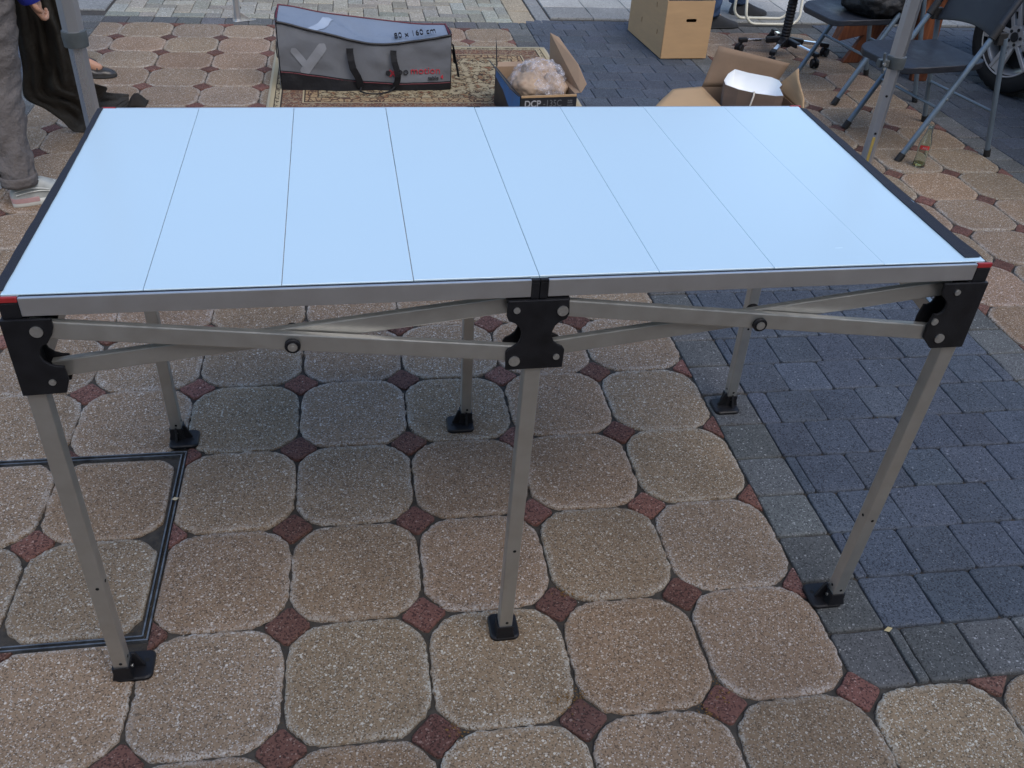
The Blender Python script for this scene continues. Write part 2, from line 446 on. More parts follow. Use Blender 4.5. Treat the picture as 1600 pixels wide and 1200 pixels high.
# recessed cover frame
cv = thing('inspection_cover', 'square metal framed inspection cover inlaid with pavers at the left front table leg', 'manhole cover', (*W2(-P, 0), 0))
def ringframe(x0, y0, x1, y1, w, z0, z1, name, m):
    b = MB()
    for (a, c, e, f) in ((x0, y0, x1, y0+w), (x0, y1-w, x1, y1), (x0, y0+w, x0+w, y1-w), (x1-w, y0+w, x1, y1-w)):
        pts = [W2(a, c), W2(e, c), W2(e, f), W2(a, f)]
        pts = [(px-cv.location.x, py-cv.location.y) for px, py in pts]
        b.prism(pts, 'z', z0, z1)
    return b.build(name, m, cv)
M['frame'] = mat('weathered galvanised frame', (.17, .18, .19), .45, metal=.7, var=.5, scale=25, bs=.2, bscale=80, dirt=(.03, .03, .03))
ringframe(-2*P-.0105, -P-.0105, .0105, P+.0105, .0032, -.012, .0015, 'outer_frame', M['frame'])
ringframe(-2*P+.0005, -P+.0005, -.0005, P-.0005, .0032, -.012, .0005, 'cover_rim', M['frame'])

exec_parts = True

# ------------------------------------------------------------------ folding table
H = .911
tb = thing('folding_table', 'long white topped folding table with scissor braced aluminium legs', 'table', (0, 0, 0))
t = MB()
for k in range(8):
    f = [.0105, .0102, .0106, .0110, .0122, .0118, .0112, .0106][k]
    gw = lambda i: .0005 if i < 5 else .00014
    x0 = k*.2+gw(k) if k else .0035; x1 = (k+1)*.2-gw(k+1) if k < 7 else 1.5915
    t.box((x0, f, H-.0035), (x1, .789, H+.0014+[0, .0004, .0002, .0006, 0, .0002, .0003, 0][k]))
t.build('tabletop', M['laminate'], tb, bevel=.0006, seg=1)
r = MB()
def rail(a, b, y0, y1): r.box((a, y0, H-.031), (b, y1, H-.0045)); 
for a, b in ((.028, .786), (.814, 1.572)):
    for y0, y1 in ((0, .022), (.776, .798)):
        q = MB(); q.box((a, y0, H-.031), (b, y1, H-.0002 if False else H-.0004))
        # drop the middle of the rail below the panels
        q = MB()
        lip = .0062
        if y0 == 0: q.box((a, 0, H-.031), (b, lip, H)); q.box((a, lip+.0001, H-.031), (b, .022, H-.0045))
        else: q.box((a, .798-lip, H-.031), (b, .798, H)); q.box((a, .776, H-.031), (b, .798-lip-.0001, H-.0045))
        q.build('rail', M['alutop'], tb, bevel=.0012)
for x0, x1 in ((.028, .7862), (.8138, 1.572)):
    q = MB(); q.box((x0, .0063, H-.0044), (x1, .0100, H-.0002)); q.build('gap_shade', M['velcro'], tb)  # black strip drawn for the shade in the gap before the panels
for x0 in (.004, 1.580):
    q = MB(); q.box((x0, .031, H-.028), (x0+.016, .767, H-.005)); q.build('end_rail', M['alutop'], tb, bevel=.001)
# edging tape on both short ends
def tape(xs_in, xs_out, ys, name):
    b = MB(); n = 40
    def lerp(tab, y):
        for (ya, xa), (yb, xb) in zip(tab, tab[1:]):
            if ya <= y <= yb: return xa+(xb-xa)*(y-ya)/(yb-ya)
        return tab[-1][1] if y > tab[-1][0] else tab[0][1]
    rows = []
    for i in range(n+1):
        y = ys[0]+(ys[1]-ys[0])*i/n
        a = lerp(xs_in, y)+noise.noise(Vector((y*30, 1, 0)))*.0008; c = lerp(xs_out, y)+noise.noise(Vector((y*17, 5, 0)))*.0016
        zo = H+.0035 if .003 < c < 1.594 else H+.001
        zi = H+.0035
        rows.append([(a, y, zi), (a, y, zi-.0015), (c, y, zo-.0025), (c, y, zo)])
    return b.rings(rows).build(name, M['velcro'], tb, sm=50)
tape([(.02, 1.559), (.3, 1.567), (.78, 1.590)], [(.02, 1.594), (.10, 1.590), (.2, 1.5925), (.3, 1.596), (.5, 1.600), (.78, 1.606)], (.022, .775), 'edge_tape')
tape([(-.1, .004), (.37, .0065), (.78, .004)], [(-.1, -.012), (.37, -.009), (.6, -.006), (.78, -.008)], (.02, .79), 'edge_tape')
# corner blocks, red caps, middle hinges
for x0, x1 in ((0, .0275), (1.5725, 1.6)):
    for y0, y1 in ((0, .030), (.768, .798)):
        b = MB(); b.box((x0, y0, .876), (x1, y1, H-.0075)); o = b.build('corner_block', M['blackplastic'], tb, bevel=.002)
        b = MB(); yy0, yy1 = (y0, y0+.006) if y0 == 0 else (y1-.006, y1)
        b.box((x0, yy0, H-.0072), (x1, yy1, H+.0015)); b.build('corner_cap', M['redplastic'], o, bevel=.0012)
        b = MB(); b.box((x0, yy1+.0002 if y0 == 0 else y0, H-.0072), (x1, y1 if y0 == 0 else yy0-.0002, H-.0036)); b.build('corner_pad', M['blackplastic'], o)
for y0, y1 in ((0, .024), (.774, .798)):
    for x0, x1 in ((.7862, .7996), (.8004, .8138)):
        b = MB(); b.box((x0, y0, .8765), (x1, y1, H-.0045)); 
        if y0 == 0: b.box((x0, y0, H-.0044), (x1, .0075, H+.0008))
        else: b.box((x0, y1-.0075, H-.0044), (x1, y1, H+.0008))
        b.build('hinge_block', M['blackplastic'], tb, bevel=.0012)
# brackets
cor = [(-.004, .8765), (.067, .8765), (.067, .862), (.062, .848), (.053, .834), (.045, .830), (.0385, .822), (.037, .812), (.040, .803), (.047, .796), (.057, .792), (.067, .791), (.068, .765), (.060, .742), (-.004, .740)]
mid = [(.750, .8755), (.850, .8755), (.852, .848), (.848, .838), (.838, .834), (.830, .826), (.826, .815), (.826, .805), (.830, .795), (.838, .788), (.846, .784), (.850, .778), (.849, .742)]
midp = [(.750, .8755)] + [(x, z) for x, z in mid[1:]] + [(1.6-x, z) for x, z in reversed(mid[2:])]
brk = {}
for xs in ('l', 'r'):
    for back in (0, 1):
        poly = cor if xs == 'l' else [(1.604, .8765), (1.519, .8765), (1.520, .862), (1.524, .851), (1.532, .844), (1.538, .836), (1.5385, .826), (1.535, .818), (1.528, .814), (1.521, .815), (1.516, .79), (1.517, .765), (1.539, .741), (1.604, .741)]
        ya, yb = (-.004, .0015) if not back else (.7965, .802)
        b = MB(); b.prism(poly, 'y', ya, yb)
        b.prism(poly, 'y', *((.0305, .035) if not back else (.763, .7675)))
        # housing round the leg and the second plate for the side brace
        xa, xb = (-.004, .033) if xs == 'l' else (1.567, 1.604)
        y0, y1 = (.0016, .0304) if not back else (.7676, .7964)
        b.box((xa, y0, .7405), (xb, y1, .8762))
        sp = [(.0352+(x+.004)*.4, z) for x, z in cor]
        sp = [(y if not back else .798-y, z) for y, z in sp]
        xa, xb = (.0, .005) if xs == 'l' else (1.595, 1.600)
        b.prism(sp, 'x', xa, xb)
        o = b.build('bracket', M['blackplastic'], tb, bevel=.0012); brk[xs, back] = o
        for (bx, bz, rr) in ((.043, .856, .0092), (.0445, .764, .0052)) if xs == 'l' else ((1.549, .859, .0055), (1.549, .763, .0092), (1.519, .802, .0065)):
            if bx == 1.519: bx, bz = 1.5265, .7995
            c = MB(); yf = -.0040 if not back else .802; sg = -1 if not back else 1
            c.cyl((bx, yf, bz), (bx, yf+sg*.0022, bz), rr); c.tube([(bx, yf+sg*.0022, bz), (bx, yf+sg*.0028, bz), (bx, yf+sg*.0012, bz)], [rr*.72, rr*.62, rr*.34], 12)
            c.build('bolt', M['zinc'], o, sm=30)
        c = MB(); bx = .0305 if xs == 'l' else 1.5605; by = .052 if not back else .746
        c.cyl((bx, by, .800), (bx+(.003 if xs == 'l' else -.003), by, .800), .008); c.build('bolt', M['zinc'], o, sm=30)
for back in (0, 1):
    ya, yb = (-.004, .0015) if not back else (.7965, .802)
    b = MB(); b.prism(midp, 'y', ya, yb)
    b.prism(midp, 'y', *((.0305, .035) if not back else (.763, .7675)))
    y0, y1 = (.0016, .0304) if not back else (.7676, .7964)
    b.box((.782, y0, .7425), (.818, y1, .875))
    b.box((.748, y0 if not back else y1+.0002, .8695), (.852, (.0 if not back else .806) if False else (y0+.02 if not back else y1+.005), .8752))
    o = b.build('bracket', M['blackplastic'], tb, bevel=.0012); brk['m', back] = o
    for bx, bz, rr in ((.764, .859, .0055), (.840, .855, .0092), (.765, .760, .0095), (.8365, .765, .0055)):
        c = MB(); yf = -.004 if not back else .802; sg = -1 if not back else 1
        c.cyl((bx, yf, bz), (bx, yf+sg*.0022, bz), rr); c.tube([(bx, yf+sg*.0022, bz), (bx, yf+sg*.0028, bz), (bx, yf+sg*.0012, bz)], [rr*.72, rr*.62, rr*.34], 12)
        c.build('bolt', M['zinc'], o, sm=30)
# scissor braces
for back in (0, 1):
    yo, yi = (.0078, .0235) if not back else (.7902, .7745)
    for (a, b_, piv) in (((.03, .857), (.772, .770), 0), ((.0445, .773), (.768, .858), 1), ((.832, .857), (1.549, .770), 2), ((.836, .768), (1.551, .857), 3)):
        y = yo if piv in (0, 2) else yi
        if back: y = yi if piv in (0, 2) else yo
        q = MB(); q.bar((a[0], y, a[1]), (b_[0], y, b_[1]), .0125, .030); q.build('brace', M['alu'], tb, bevel=.0018)
    for px in (.408, 1.192):
        pz = .8115
        c = MB(); ys = -.0065 if not back else .8045; sg = 1 if not back else -1
        c.cyl((px, ys+sg*.0005, pz-.002), (px, ys+sg*.0075, pz-.002), .0125, 24)
        o = c.build('pivot_washer', M['blackplastic'], tb, bevel=.001, sm=30)
        c = MB(); c.cyl((px, ys, pz-.002), (px, ys-sg*.0014, pz-.002), .0075, 20); c.cyl((px, ys-sg*.0014, pz-.002), (px, ys-sg*.002, pz-.002), .003, 6); c.build('bolt', M['zinc'], o, sm=30)
        c = MB(); yb_ = .0315 if not back else .7665; c.cyl((px, yb_, pz+.004), (px, yb_+sg*.006, pz+.004), .0125, 24); c.build('pivot_washer', M['blackplastic'], tb, bevel=.001, sm=30)
for xc, xo in ((.0115, .0245), (.794, .806), (1.5885, 1.5665)):
    q = MB(); q.bar((xc, .05, .857), (xc, .748, .770), .012, .028); q.build('side_brace', M['alu'], tb, bevel=.0018)
    q = MB(); q.bar((xo, .033, .776), (xo, .76, .857), .012, .028); q.build('side_brace', M['alu'], tb, bevel=.0018)
# legs with feet
def leg(top, foot, ex, ey):
    """top, foot: centre of the square tube; ex/ey: which way the foot plate reaches"""
    q = MB(); T_ = Vector((*top, .742)); F_ = Vector((*foot, .036)); q.bar(T_, F_, .0285, .0285, up=(0, 1, 0))
    o = q.build('leg', M['alu'], tb, bevel=.0022)
    d_ = (F_-T_)
    for z in (.052, .28):
        f = (.742-z)/(.742-.036); c = T_+d_*f
        h = MB(); h.cyl((c.x+.002, c.y-.0140, z), (c.x+.002, c.y-.0151, z), .0033, 12); h.build('hole', M['hole'], o)
        h = MB(); sx = ex if ex else 1; h.cyl((c.x+sx*.0140, c.y, z+.006), (c.x+sx*.0151, c.y, z+.006), .0033, 12); h.build('hole', M['hole'], o)
    fx, fy = foot
    b = MB()
    x0, x1, y0, y1 = fx-.021, fx+.021, fy-.021, fy+.021
    if ex > 0: x1 += .034; x0 += .001
    if ex < 0: x0 -= .034; x1 -= .001
    if ex == 0: x0 -= .010; x1 += .012
    if ey > 0: y1 += .030; y0 += .001
    if ey < 0: y0 -= .030; y1 -= .001
    def rr(x0, y0, x1, y1, r, z):
        out = []
        for cx, cy, a0 in ((x1-r, y1-r, 0), (x0+r, y1-r, 90), (x0+r, y0+r, 180), (x1-r, y0+r, 270)):
            rad = r
            for k in range(5): out.append((cx+rad*cos(radians(a0+22.5*k)), cy+rad*sin(radians(a0+22.5*k)), z))
        return out
    b.rings([rr(x0, y0, x1, y1, .014, .0), rr(x0, y0, x1, y1, .014, .006), rr(x0+.003, y0+.003, x1-.003, y1-.003, .012, .009)])
    o = b.build('foot', M['blackplastic'], tb, sm=35)
    s_ = MB(); c0 = .0175
    s_.rings([rr(fx-.0205, fy-.0205, fx+.0205, fy+.0205, .003, .0088), rr(fx-c0, fy-c0, fx+c0, fy+c0, .003, .022), rr(fx-c0, fy-c0, fx+c0, fy+c0, .003, .040)], cap1=True)
    s_.build('socket', M['blackplastic'], o, sm=35)
    # gusset wings rising from the plate to the socket
    gm = MB()
    if ex: gm.prism([(fx+ex*.0176, .009), (fx+ex*.0176, .052), (fx+ex*.024, .05), (fx+ex*.040, .009)], 'y', fy+(.0085 if ey > 0 else -.0155), fy+(.0155 if ey > 0 else -.0085))
    gm.prism([(fy+ey*.0176, .009), (fy+ey*.0176, .046), (fy+ey*.034, .009)], 'x', fx-.003, fx+.003)
    gm.build('gusset', M['blackplastic'], o, bevel=.001)
    if ex:
        h = MB(); h.cyl((fx+ex*.040, fy+ey*.024, .0088), (fx+ex*.040, fy+ey*.024, .0094), .0050, 16); h.build('hole', M['hole'], o)
        h = MB(); h.cyl((fx+ex*.0176, fy, .026), (fx+ex*.0196, fy, .026), .004, 12); h.build('bolt', M['zinc'], o)
    h = MB(); h.cyl((fx, fy-.0176, .028), (fx, fy-.0196, .028), .0035, 12); 
    if ey < 0: h.build('bolt', M['zinc'], o)
leg((.0125, .0165), (.004, .030), 1, 1)
leg((.800, .0165), (.793, .037), 0, 1)
leg((1.5845, .0165), (1.573, .035), -1, 1)
leg((.014, .7815), (.017, .797), 1, -1)
leg((.800, .7815), (.803, .790), -1, -1)
leg((1.5845, .7815), (1.603, .797), -1, -1)

# ------------------------------------------------------------------ gazebo poles
M['tape'] = mat('yellow tape', (.36, .26, .07), .6, var=.15, scale=40)
def hexa(cx, cy, r, a, z):
    return [(cx+r*cos(a+pi/3*k), cy+r*sin(a+pi/3*k), z) for k in range(6)]
def hexpole(parent, x, y, rot, zc, name='pole', full=False):
    b = MB(); b.rings([hexa(x, y, .0255, rot, .008), hexa(x, y, .0255, rot, zc)]); o = b.build(name, M['poledark'], parent, bevel=.002)
    b = MB(); b.rings([hexa(x, y, .030, rot, zc+.01), hexa(x, y, .030, rot, 2.1)]); b.build('sleeve', M['poledark'], parent, bevel=.002)
    return o
ang = math.atan2(.3, 2.86)
gz = thing('gazebo', 'gazebo frame with two thick hexagonal grey poles behind the table', 'gazebo', (-.26, 1.7, 0))
gp = Vector((-.26, 1.7, 0))
def GL(v): v = Vector(v); return v-gp
px = Vector((cos(ang), sin(ang), 0)); py = Vector((-sin(ang), cos(ang), 0))
legs = [(Vector((-.26, 1.7, 0)), .798+.01, radians(14)), (Vector((2.6, 2.0, 0)), .665, radians(38)), (Vector((-.26, 1.7, 0))-py*4.4, .8, 0.2), (Vector((2.6, 2.0, 0))-py*4.4, .8, 0.2)]
for k, (c, zc, ra) in enumerate(legs):
    l = GL(c); o = hexpole(gz, l.x, l.y, ra, zc)
    b = MB(); b.box((l.x-.045, l.y-.045, 0), (l.x+.045, l.y+.045, .008)); b.build('foot_plate', M['zinc'], gz, bevel=.002)
    b = MB(); n = 24
    ring = lambda r_, z: [(l.x+r_*cos(2*pi*i/n), l.y+r_*sin(2*pi*i/n), z) for i in range(n)]
    b.rings([ring(.030, zc-.028), ring(.0345, zc-.026), ring(.036, zc), ring(.0345, zc+.018), ring(.031, zc+.019)])
    o = b.build('collar', M['collar'], gz, sm=40)
    if k == 1:
        b = MB(); b.box((l.x-.075, l.y-.018, zc-.022), (l.x-.034, l.y+.010, zc+.006)); b.bar((l.x-.068, l.y-.02, zc+.035), (l.x-.058, l.y-.026, zc-.04), .016, .010)
        b.build('lever', M['collar'], o, bevel=.003)
        b = MB(); b.cyl((l.x-.064, l.y-.034, zc-.004), (l.x-.064, l.y-.026, zc-.004), .006, 12); b.build('bolt', M['zinc'], o)
        b = MB(); b.cyl((l.x-.060, l.y-.036, zc-.022), (l.x-.060, l.y-.026, zc-.022), .0045, 12); b.build('bolt', M['zinc'], o)
        a1 = ra+pi/3*3.5
        nx, ny = cos(a1), sin(a1)
        b = MB(); c2 = Vector((l.x, l.y, 0))+Vector((nx, ny, 0))*.0226; tdir = Vector((-ny, nx, 0))
        b.bar(c2+Vector((0, 0, .20)), c2+Vector((0, 0, .37)), .011, .0012, up=(nx, ny, 0)); b.build('tape', M['tape'], gz)
        for z in (.385, .535):
            h = MB(); h.cyl(c2+Vector((0, 0, z)), c2+Vector((nx*.0006, ny*.0006, z)), .005, 12); h.build('hole', M['hole'], gz)
# roof frame (the cloth is not on yet)
cs = [GL(l[0]) for l in legs]
zr = 2.12
b = MB()
for i, j in ((0, 1), (1, 3), (3, 2), (2, 0)):
    b.bar(cs[i]+Vector((0, 0, zr)), cs[j]+Vector((0, 0, zr)), .03, .03)
b.build('roof_frame', M['poledark'], gz)


# second gazebo: only its near right pole is in view
g2 = thing('gazebo', 'bare gazebo frame with a thin pole on a steel plate left of the bag', 'gazebo', (-.125, 5.017, 0))
for i, (x, y) in enumerate(((0, 0), (-2.9, 0), (-2.9, 2.9), (0, 2.9))):
    b = MB(); b.rings([hexa(x, y, .021, .2, .006), hexa(x, y, .021, .2, 2.2)]); b.build('pole', M['poledark'], g2, bevel=.002)
    b = MB(); b.prism([(x-.03, y-.035), (x-.01, y-.05), (x+.11, y+.01), (x+.11, y+.03), (x-.02, y+.04), (x-.035, y+.02)], 'z', 0, .006)
    b.prism([(x-.028, .006), (x+.09, .008), (x+.02, .05), (x-.02, .07)], 'y', y-.0015, y+.0015)
    b.build('foot_plate', M['zinc'], g2, bevel=.001)
b = MB()
for (x, y), (x2, y2) in (((0, 0), (-2.9, 0)), ((-2.9, 0), (-2.9, 2.9)), ((-2.9, 2.9), (0, 2.9)), ((0, 2.9), (0, 0))): b.bar((x, y, 2.2), (x2, y2, 2.2), .025, .025)
b.build('roof_frame', M['poledark'], g2)

# ------------------------------------------------------------------ text helper
def text(name, body, size, m, parent, mtx, label=None, ext=.0003, shear=0, space=1.0, thick=0, xs=1.0):
    cu = bpy.data.curves.new(name, 'FONT'); cu.body = body; cu.size = size; cu.extrude = ext; cu.shear = shear; cu.space_character = space; cu.offset = thick
    cu.align_x = 'LEFT'; cu.resolution_u = 4
    tmp = bpy.data.objects.new('tmp', cu); COL.objects.link(tmp); bpy.context.view_layer.update()
    me = bpy.data.meshes.new_from_object(tmp.evaluated_get(bpy.context.evaluated_depsgraph_get())); bpy.data.objects.remove(tmp)
    me.transform(mtx @ Matrix.Diagonal((xs, 1, 1, 1)))
    me.materials.clear(); me.name = name
    return link(name, me, m, parent, label)
def frame(o, x, y):
    """matrix with origin o, x axis x, y axis y"""
    x = Vector(x).normalized(); z = x.cross(Vector(y)).normalized(); y = z.cross(x)
    m = Matrix((x, y, z)).transposed().to_4x4(); m.translation = Vector(o); return m

# ------------------------------------------------------------------ rug
def rug_mat():
    m, t, b = nmat('oriental rug'); co = objco(t)
    sp = N(t, 'ShaderNodeSeparateXYZ'); t.links.new(co, sp.inputs[0]); X, Y = sp.outputs[0], sp.outputs[1]
    hx, hy = .815, .60
    dx = math_(t, 'SUBTRACT', hx, math_(t, 'ABSOLUTE', X)); dy = math_(t, 'SUBTRACT', hy, math_(t, 'ABSOLUTE', Y))
    d = math_(t, 'MINIMUM', dx, dy)
    # mirrored coordinates for symmetric motifs
    mx = math_(t, 'ABSOLUTE', X); my = math_(t, 'ABSOLUTE', Y)
    cb = N(t, 'ShaderNodeCombineXYZ'); t.links.new(mx, cb.inputs[0]); t.links.new(my, cb.inputs[1])
    nz = N(t, 'ShaderNodeTexNoise'); nz.inputs['Scale'].default_value = 16; nz.inputs['Detail'].default_value = 1.5; nz.inputs['Distortion'].default_value = 1.6; t.links.new(cb.outputs[0], nz.inputs['Vector'])
    nz2 = N(t, 'ShaderNodeTexNoise'); nz2.inputs['Scale'].default_value = 42; nz2.inputs['Detail'].default_value = 2; nz2.inputs['Distortion'].default_value = 2.2; t.links.new(cb.outputs[0], nz2.inputs['Vector'])
    vo = N(t, 'ShaderNodeTexVoronoi', feature='DISTANCE_TO_EDGE'); vo.inputs['Scale'].default_value = 26; t.links.new(cb.outputs[0], vo.inputs['Vector'])
    motif = math_(t, 'GREATER_THAN', nz2.outputs[0], .51)
    motif2 = math_(t, 'GREATER_THAN', nz2.outputs[0], .58)
    line = math_(t, 'LESS_THAN', vo.outputs['Distance'], .07)
    cream = (.42, .35, .22); dark = (.035, .024, .020); rust = (.20, .085, .045); brown = (.08, .045, .035); gold = (.34, .23, .11)
    field = mix(t, ramp(t, nz.outputs[0], .45, .62), (.36, .30, .19), (.27, .19, .10))
    field = mix(t, math_(t, 'MULTIPLY', motif, math_(t, 'GREATER_THAN', nz.outputs[0], .44)), field, dark)
    field = mix(t, math_(t, 'MULTIPLY', line, math_(t, 'GREATER_THAN', nz.outputs[0], .60)), field, rust)
    def band(lo, hi, col, cur):
        k = math_(t, 'MULTIPLY', math_(t, 'GREATER_THAN', d, lo), math_(t, 'LESS_THAN', d, hi)); return mix(t, k, cur, col)
    bord = mix(t, motif, (.10, .05, .042), (.27, .21, .14)); bord = mix(t, math_(t, 'MULTIPLY', line, .6), bord, rust)
    orn = mix(t, motif, cream, dark); orn2 = mix(t, motif2, (.37, .27, .15), rust); orn2 = mix(t, line, orn2, brown)
    c = band(-1, .012, (.47, .42, .31), field)
    c = band(.012, .034, (.42, .35, .22), c); c = band(.034, .039, dark, c); c = band(.039, .058, orn, c); c = band(.058, .066, (.42, .36, .24), c)
    c = band(.066, .074, dark, c); c = band(.074, .175, bord, c); c = band(.175, .183, cream, c); c = band(.183, .19, dark, c); c = band(.19, .25, orn2, c)
    c = band(.25, .256, dark, c)
    fz = noisefac(t, 700, 2, .6, co); c = mix(t, math_(t, 'MULTIPLY', fz, .35), c, (.1, .08, .06))
    t.links.new(c, b.inputs['Base Color']); b.inputs['Roughness'].default_value = .95; b.inputs['Specular IOR Level'].default_value = .1
    bump(t, b, fz, .6, .002); return m
rg = MB(); RC = (.945, 3.865)
nx, ny = 60, 40
def rp(a, b_):
    x = -.815+1.63*a; y = -.60+1.2*b_; z = .0065+.0022*noise.noise(Vector((x*4, y*4, 1)))+.0015*noise.noise(Vector((x*14, y*14, 1)))
    return (x+.003*noise.noise(Vector((y*7, 2, 1))), y+.004*noise.noise(Vector((x*6, 5, 1))), z)
rg.grid(rp, nx, ny)
o = rg.build('rug', rug_mat(), None, thick=.006, sm=60); o.location = (*RC, 0); o.rotation_euler = (0, 0, -.006)
tag(o, 'beige and brown oriental rug lying on the pavers behind the table', 'rug')

# ------------------------------------------------------------------ grey carrying bag
def fabric(name, col, rough=.75, var=.08, crease=.5, cs=9, weave=900):
    m, t, b = nmat(name); co = objco(t)
    f = ramp(t, noisefac(t, 4, 3, .5, co), .3, .7)
    c = mix(t, f, tuple(x*(1-var) for x in col), tuple(x*(1+var) for x in col)); t.links.new(c, b.inputs['Base Color'])
    b.inputs['Roughness'].default_value = rough; b.inputs['Specular IOR Level'].default_value = .35
    n1 = noisefac(t, cs, 3, .55, co); n2 = noisefac(t, weave, 1, .5, co)
    h = math_(t, 'ADD', n1, math_(t, 'MULTIPLY', n2, .03)); bump(t, b, h, crease, .02); return m
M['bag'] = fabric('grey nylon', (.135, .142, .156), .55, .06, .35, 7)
M['bagtop'] = fabric('sky lit grey nylon', (.17, .205, .26), .5, .06, .4, 8)  # lid copy of the grey nylon with the sky's light in its colour
M['bagdark'] = fabric('dark navy nylon', (.005, .005, .007), .6, .2, .4, 12)
M['piping'] = mat('black piping', (.012, .012, .014), .5, var=.2, scale=60)
M['redpipe'] = mat('dark red piping', (.11, .012, .022), .55, var=.2, scale=60)
M['markpale'] = mat('pale print', (.22, .23, .25), .6, var=.03)
M['markpale2'] = mat('sky lit pale print', (.31, .36, .43), .6, var=.03)  # paler, bluer copy of the print for the sky-lit lid
M['markblack'] = mat('black print', (.015, .015, .018), .6)
M['markred'] = mat('red print', (.40, .03, .045), .6)
bag = thing('carrying_bag', 'long grey nylon carrying bag with black base standing on the rug', 'bag', (.63, 3.8, 0))
B0 = Vector((.63, 3.8, 0))
XL, XR = .197, 1.083
def lerpt(tab, x):
    if x <= tab[0][0]: return tab[0][1]
    for (a, va), (b_, vb) in zip(tab, tab[1:]):
        if x <= b_:
            k = (x-a)/(b_-a); k = k*k*(3-2*k) if False else k; return va+(vb-va)*k
    return tab[-1][1]
def sm_tab(tab, x, h=.03): return sum(lerpt(tab, x+d_*h) for d_ in (-2, -1, 0, 1, 2))/5
FZ = [(.2, .350), (.23, .344), (.285, .322), (.411, .298), (.538, .268), (.619, .248), (.70, .242), (.80, .246), (.934, .264), (1.068, .288), (1.09, .30)]
BZ = [(.2, .362), (.28, .352), (.412, .324), (.58, .306), (.751, .288), (.959, .268), (1.06, .274), (1.09, .27)]
def front(x, z):    # the front sheet, slightly bellied
    a = (x-XL)/(XR-XL); y = 3.646+.014*sin(pi*a)*-1+.012*(z/.3)+.016*noise.noise(Vector((x*5, z*6, 2)))+.005*noise.noise(Vector((x*14+z*9, z*16-x*5, 4)))
    y += .018*max(0, 1-abs(a-.5)*2)*(z/.3)
    return Vector((x, y, z))-B0
def topp(x, t_):
    zf = sm_tab(FZ, x); zb = sm_tab(BZ, x)
    yb = 3.935; f = front(x, zf)+B0
    y = f.y+(yb-f.y)*t_; z = zf+(zb-zf)*t_-.012*sin(pi*t_)+.019*noise.noise(Vector((x*9+t_*2, t_*2.2, 7)))*sin(pi*t_)*1.3
    return Vector((x, y, z))-B0
nb = 48
basez = [(.2, .100), (.594, .053), (.796, .040), (1.081, .047)]
b = MB(); b.grid(lambda a, c: front(XL+(XR-XL)*a, sm_tab(basez, XL+(XR-XL)*a)+(sm_tab(FZ, XL+(XR-XL)*a)-sm_tab(basez, XL+(XR-XL)*a))*c), nb, 16)
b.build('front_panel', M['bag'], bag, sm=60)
b = MB(); b.grid(lambda a, c: front(XL+(XR-XL)*a, sm_tab(basez, XL+(XR-XL)*a)*c)+Vector((0, -.004, .009)), nb, 5)
b.grid(lambda a, c: Vector((XL+(XR-XL)*a, 3.646+.29*c, .009))-B0, 12, 5)
b.build('base_panel', M['bagdark'], bag, sm=60)
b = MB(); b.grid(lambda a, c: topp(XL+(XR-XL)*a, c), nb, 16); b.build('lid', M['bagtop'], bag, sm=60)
def side(x, a, c, sg):
    zf = sm_tab(FZ, x); zb = sm_tab(BZ, x); f = front(x, 0)+B0
    y = f.y+(3.935-f.y)*a; z = .009+((zf+(zb-zf)*a)-.009)*c
    return Vector((x+sg*.010*sin(pi*a)+sg*.004, y, z))-B0
for x, sg in ((XL, -1), (XR, 1)):
    b = MB(); b.grid(lambda a, c: side(x, a, c, sg), 10, 10); b.build('end_panel', M['bag'], bag, sm=60)
b = MB(); b.grid(lambda a, c: Vector((XL+(XR-XL)*a, 3.935+.012*sin(pi*c), .009+(sm_tab(BZ, XL+(XR-XL)*a)-.009)*c))-B0, nb, 10); b.build('back_panel', M['bag'], bag, sm=60)
fr = [topp(XL+(XR-XL)*i/60, 0)+Vector((0, -.003, .003)) for i in range(61)]
bk = [topp(XL+(XR-XL)*i/60, 1)+Vector((0, .003, .003)) for i in range(61)]
le = [topp(XL, i/8)+Vector((-.006*sin(pi*i/8), 0, .004)) for i in range(9)]; re_ = [topp(XR, i/8)+Vector((.008*sin(pi*i/8), 0, .004)) for i in range(9)]
b = MB(); b.tube(fr, .0062, 8); b.tube(re_[:4], .006, 8); b.tube(le[:3], .0055, 8); b.build('piping', M['piping'], bag, sm=60)
b = MB(); b.tube(bk, .0035, 8); b.tube(re_, .0055, 8); b.tube(le, .0045, 8); b.tube([front(XL+(XR-XL)*i/40, sm_tab(basez, XL+(XR-XL)*i/40))+Vector((0, -.004, .001)) for i in range(41)], .0025, 6); b.build('piping', M['redpipe'], bag, sm=60, label='dark red piping of the lid and base')
# printed mark: two crossing strokes, on the front and continuing on the lid
def stroke(p, q, w, m, surf, off):
    bb = MB(); p = Vector(p); q = Vector(q); d_ = q-p; L = d_.length; u = d_/L; v = Vector((-u.y, u.x)); n = 14
    rows = []
    for i in range(n+1):
        t_ = i/n; s_ = 1.0; e = min(t_, 1-t_)*L
        if e < w/2: s_ = math.sqrt(max(0.02, 1-(1-e/(w/2))**2))
        c = p+d_*t_
        rows.append([surf(c+v*(w/2*s_*k))+off for k in (-1, -.5, 0, .5, 1)])
    vs = [x for r in rows for x in r]; fs = [(i*5+j, (i+1)*5+j, (i+1)*5+j+1, i*5+j+1) for i in range(n) for j in range(4)]
    bb.add(vs, fs); return bb.build('printed_mark', m, bag)
sf = lambda c: front(c.x, c.y)
st = lambda c: topp(c.x, c.y)
stroke((.262, .222), (.345, .115), .036, M['markpale'], sf, Vector((0, -.0042, 0)))
stroke((.430, .245), (.305, .085), .048, M['markpale'], sf, Vector((0, -.0036, 0)))
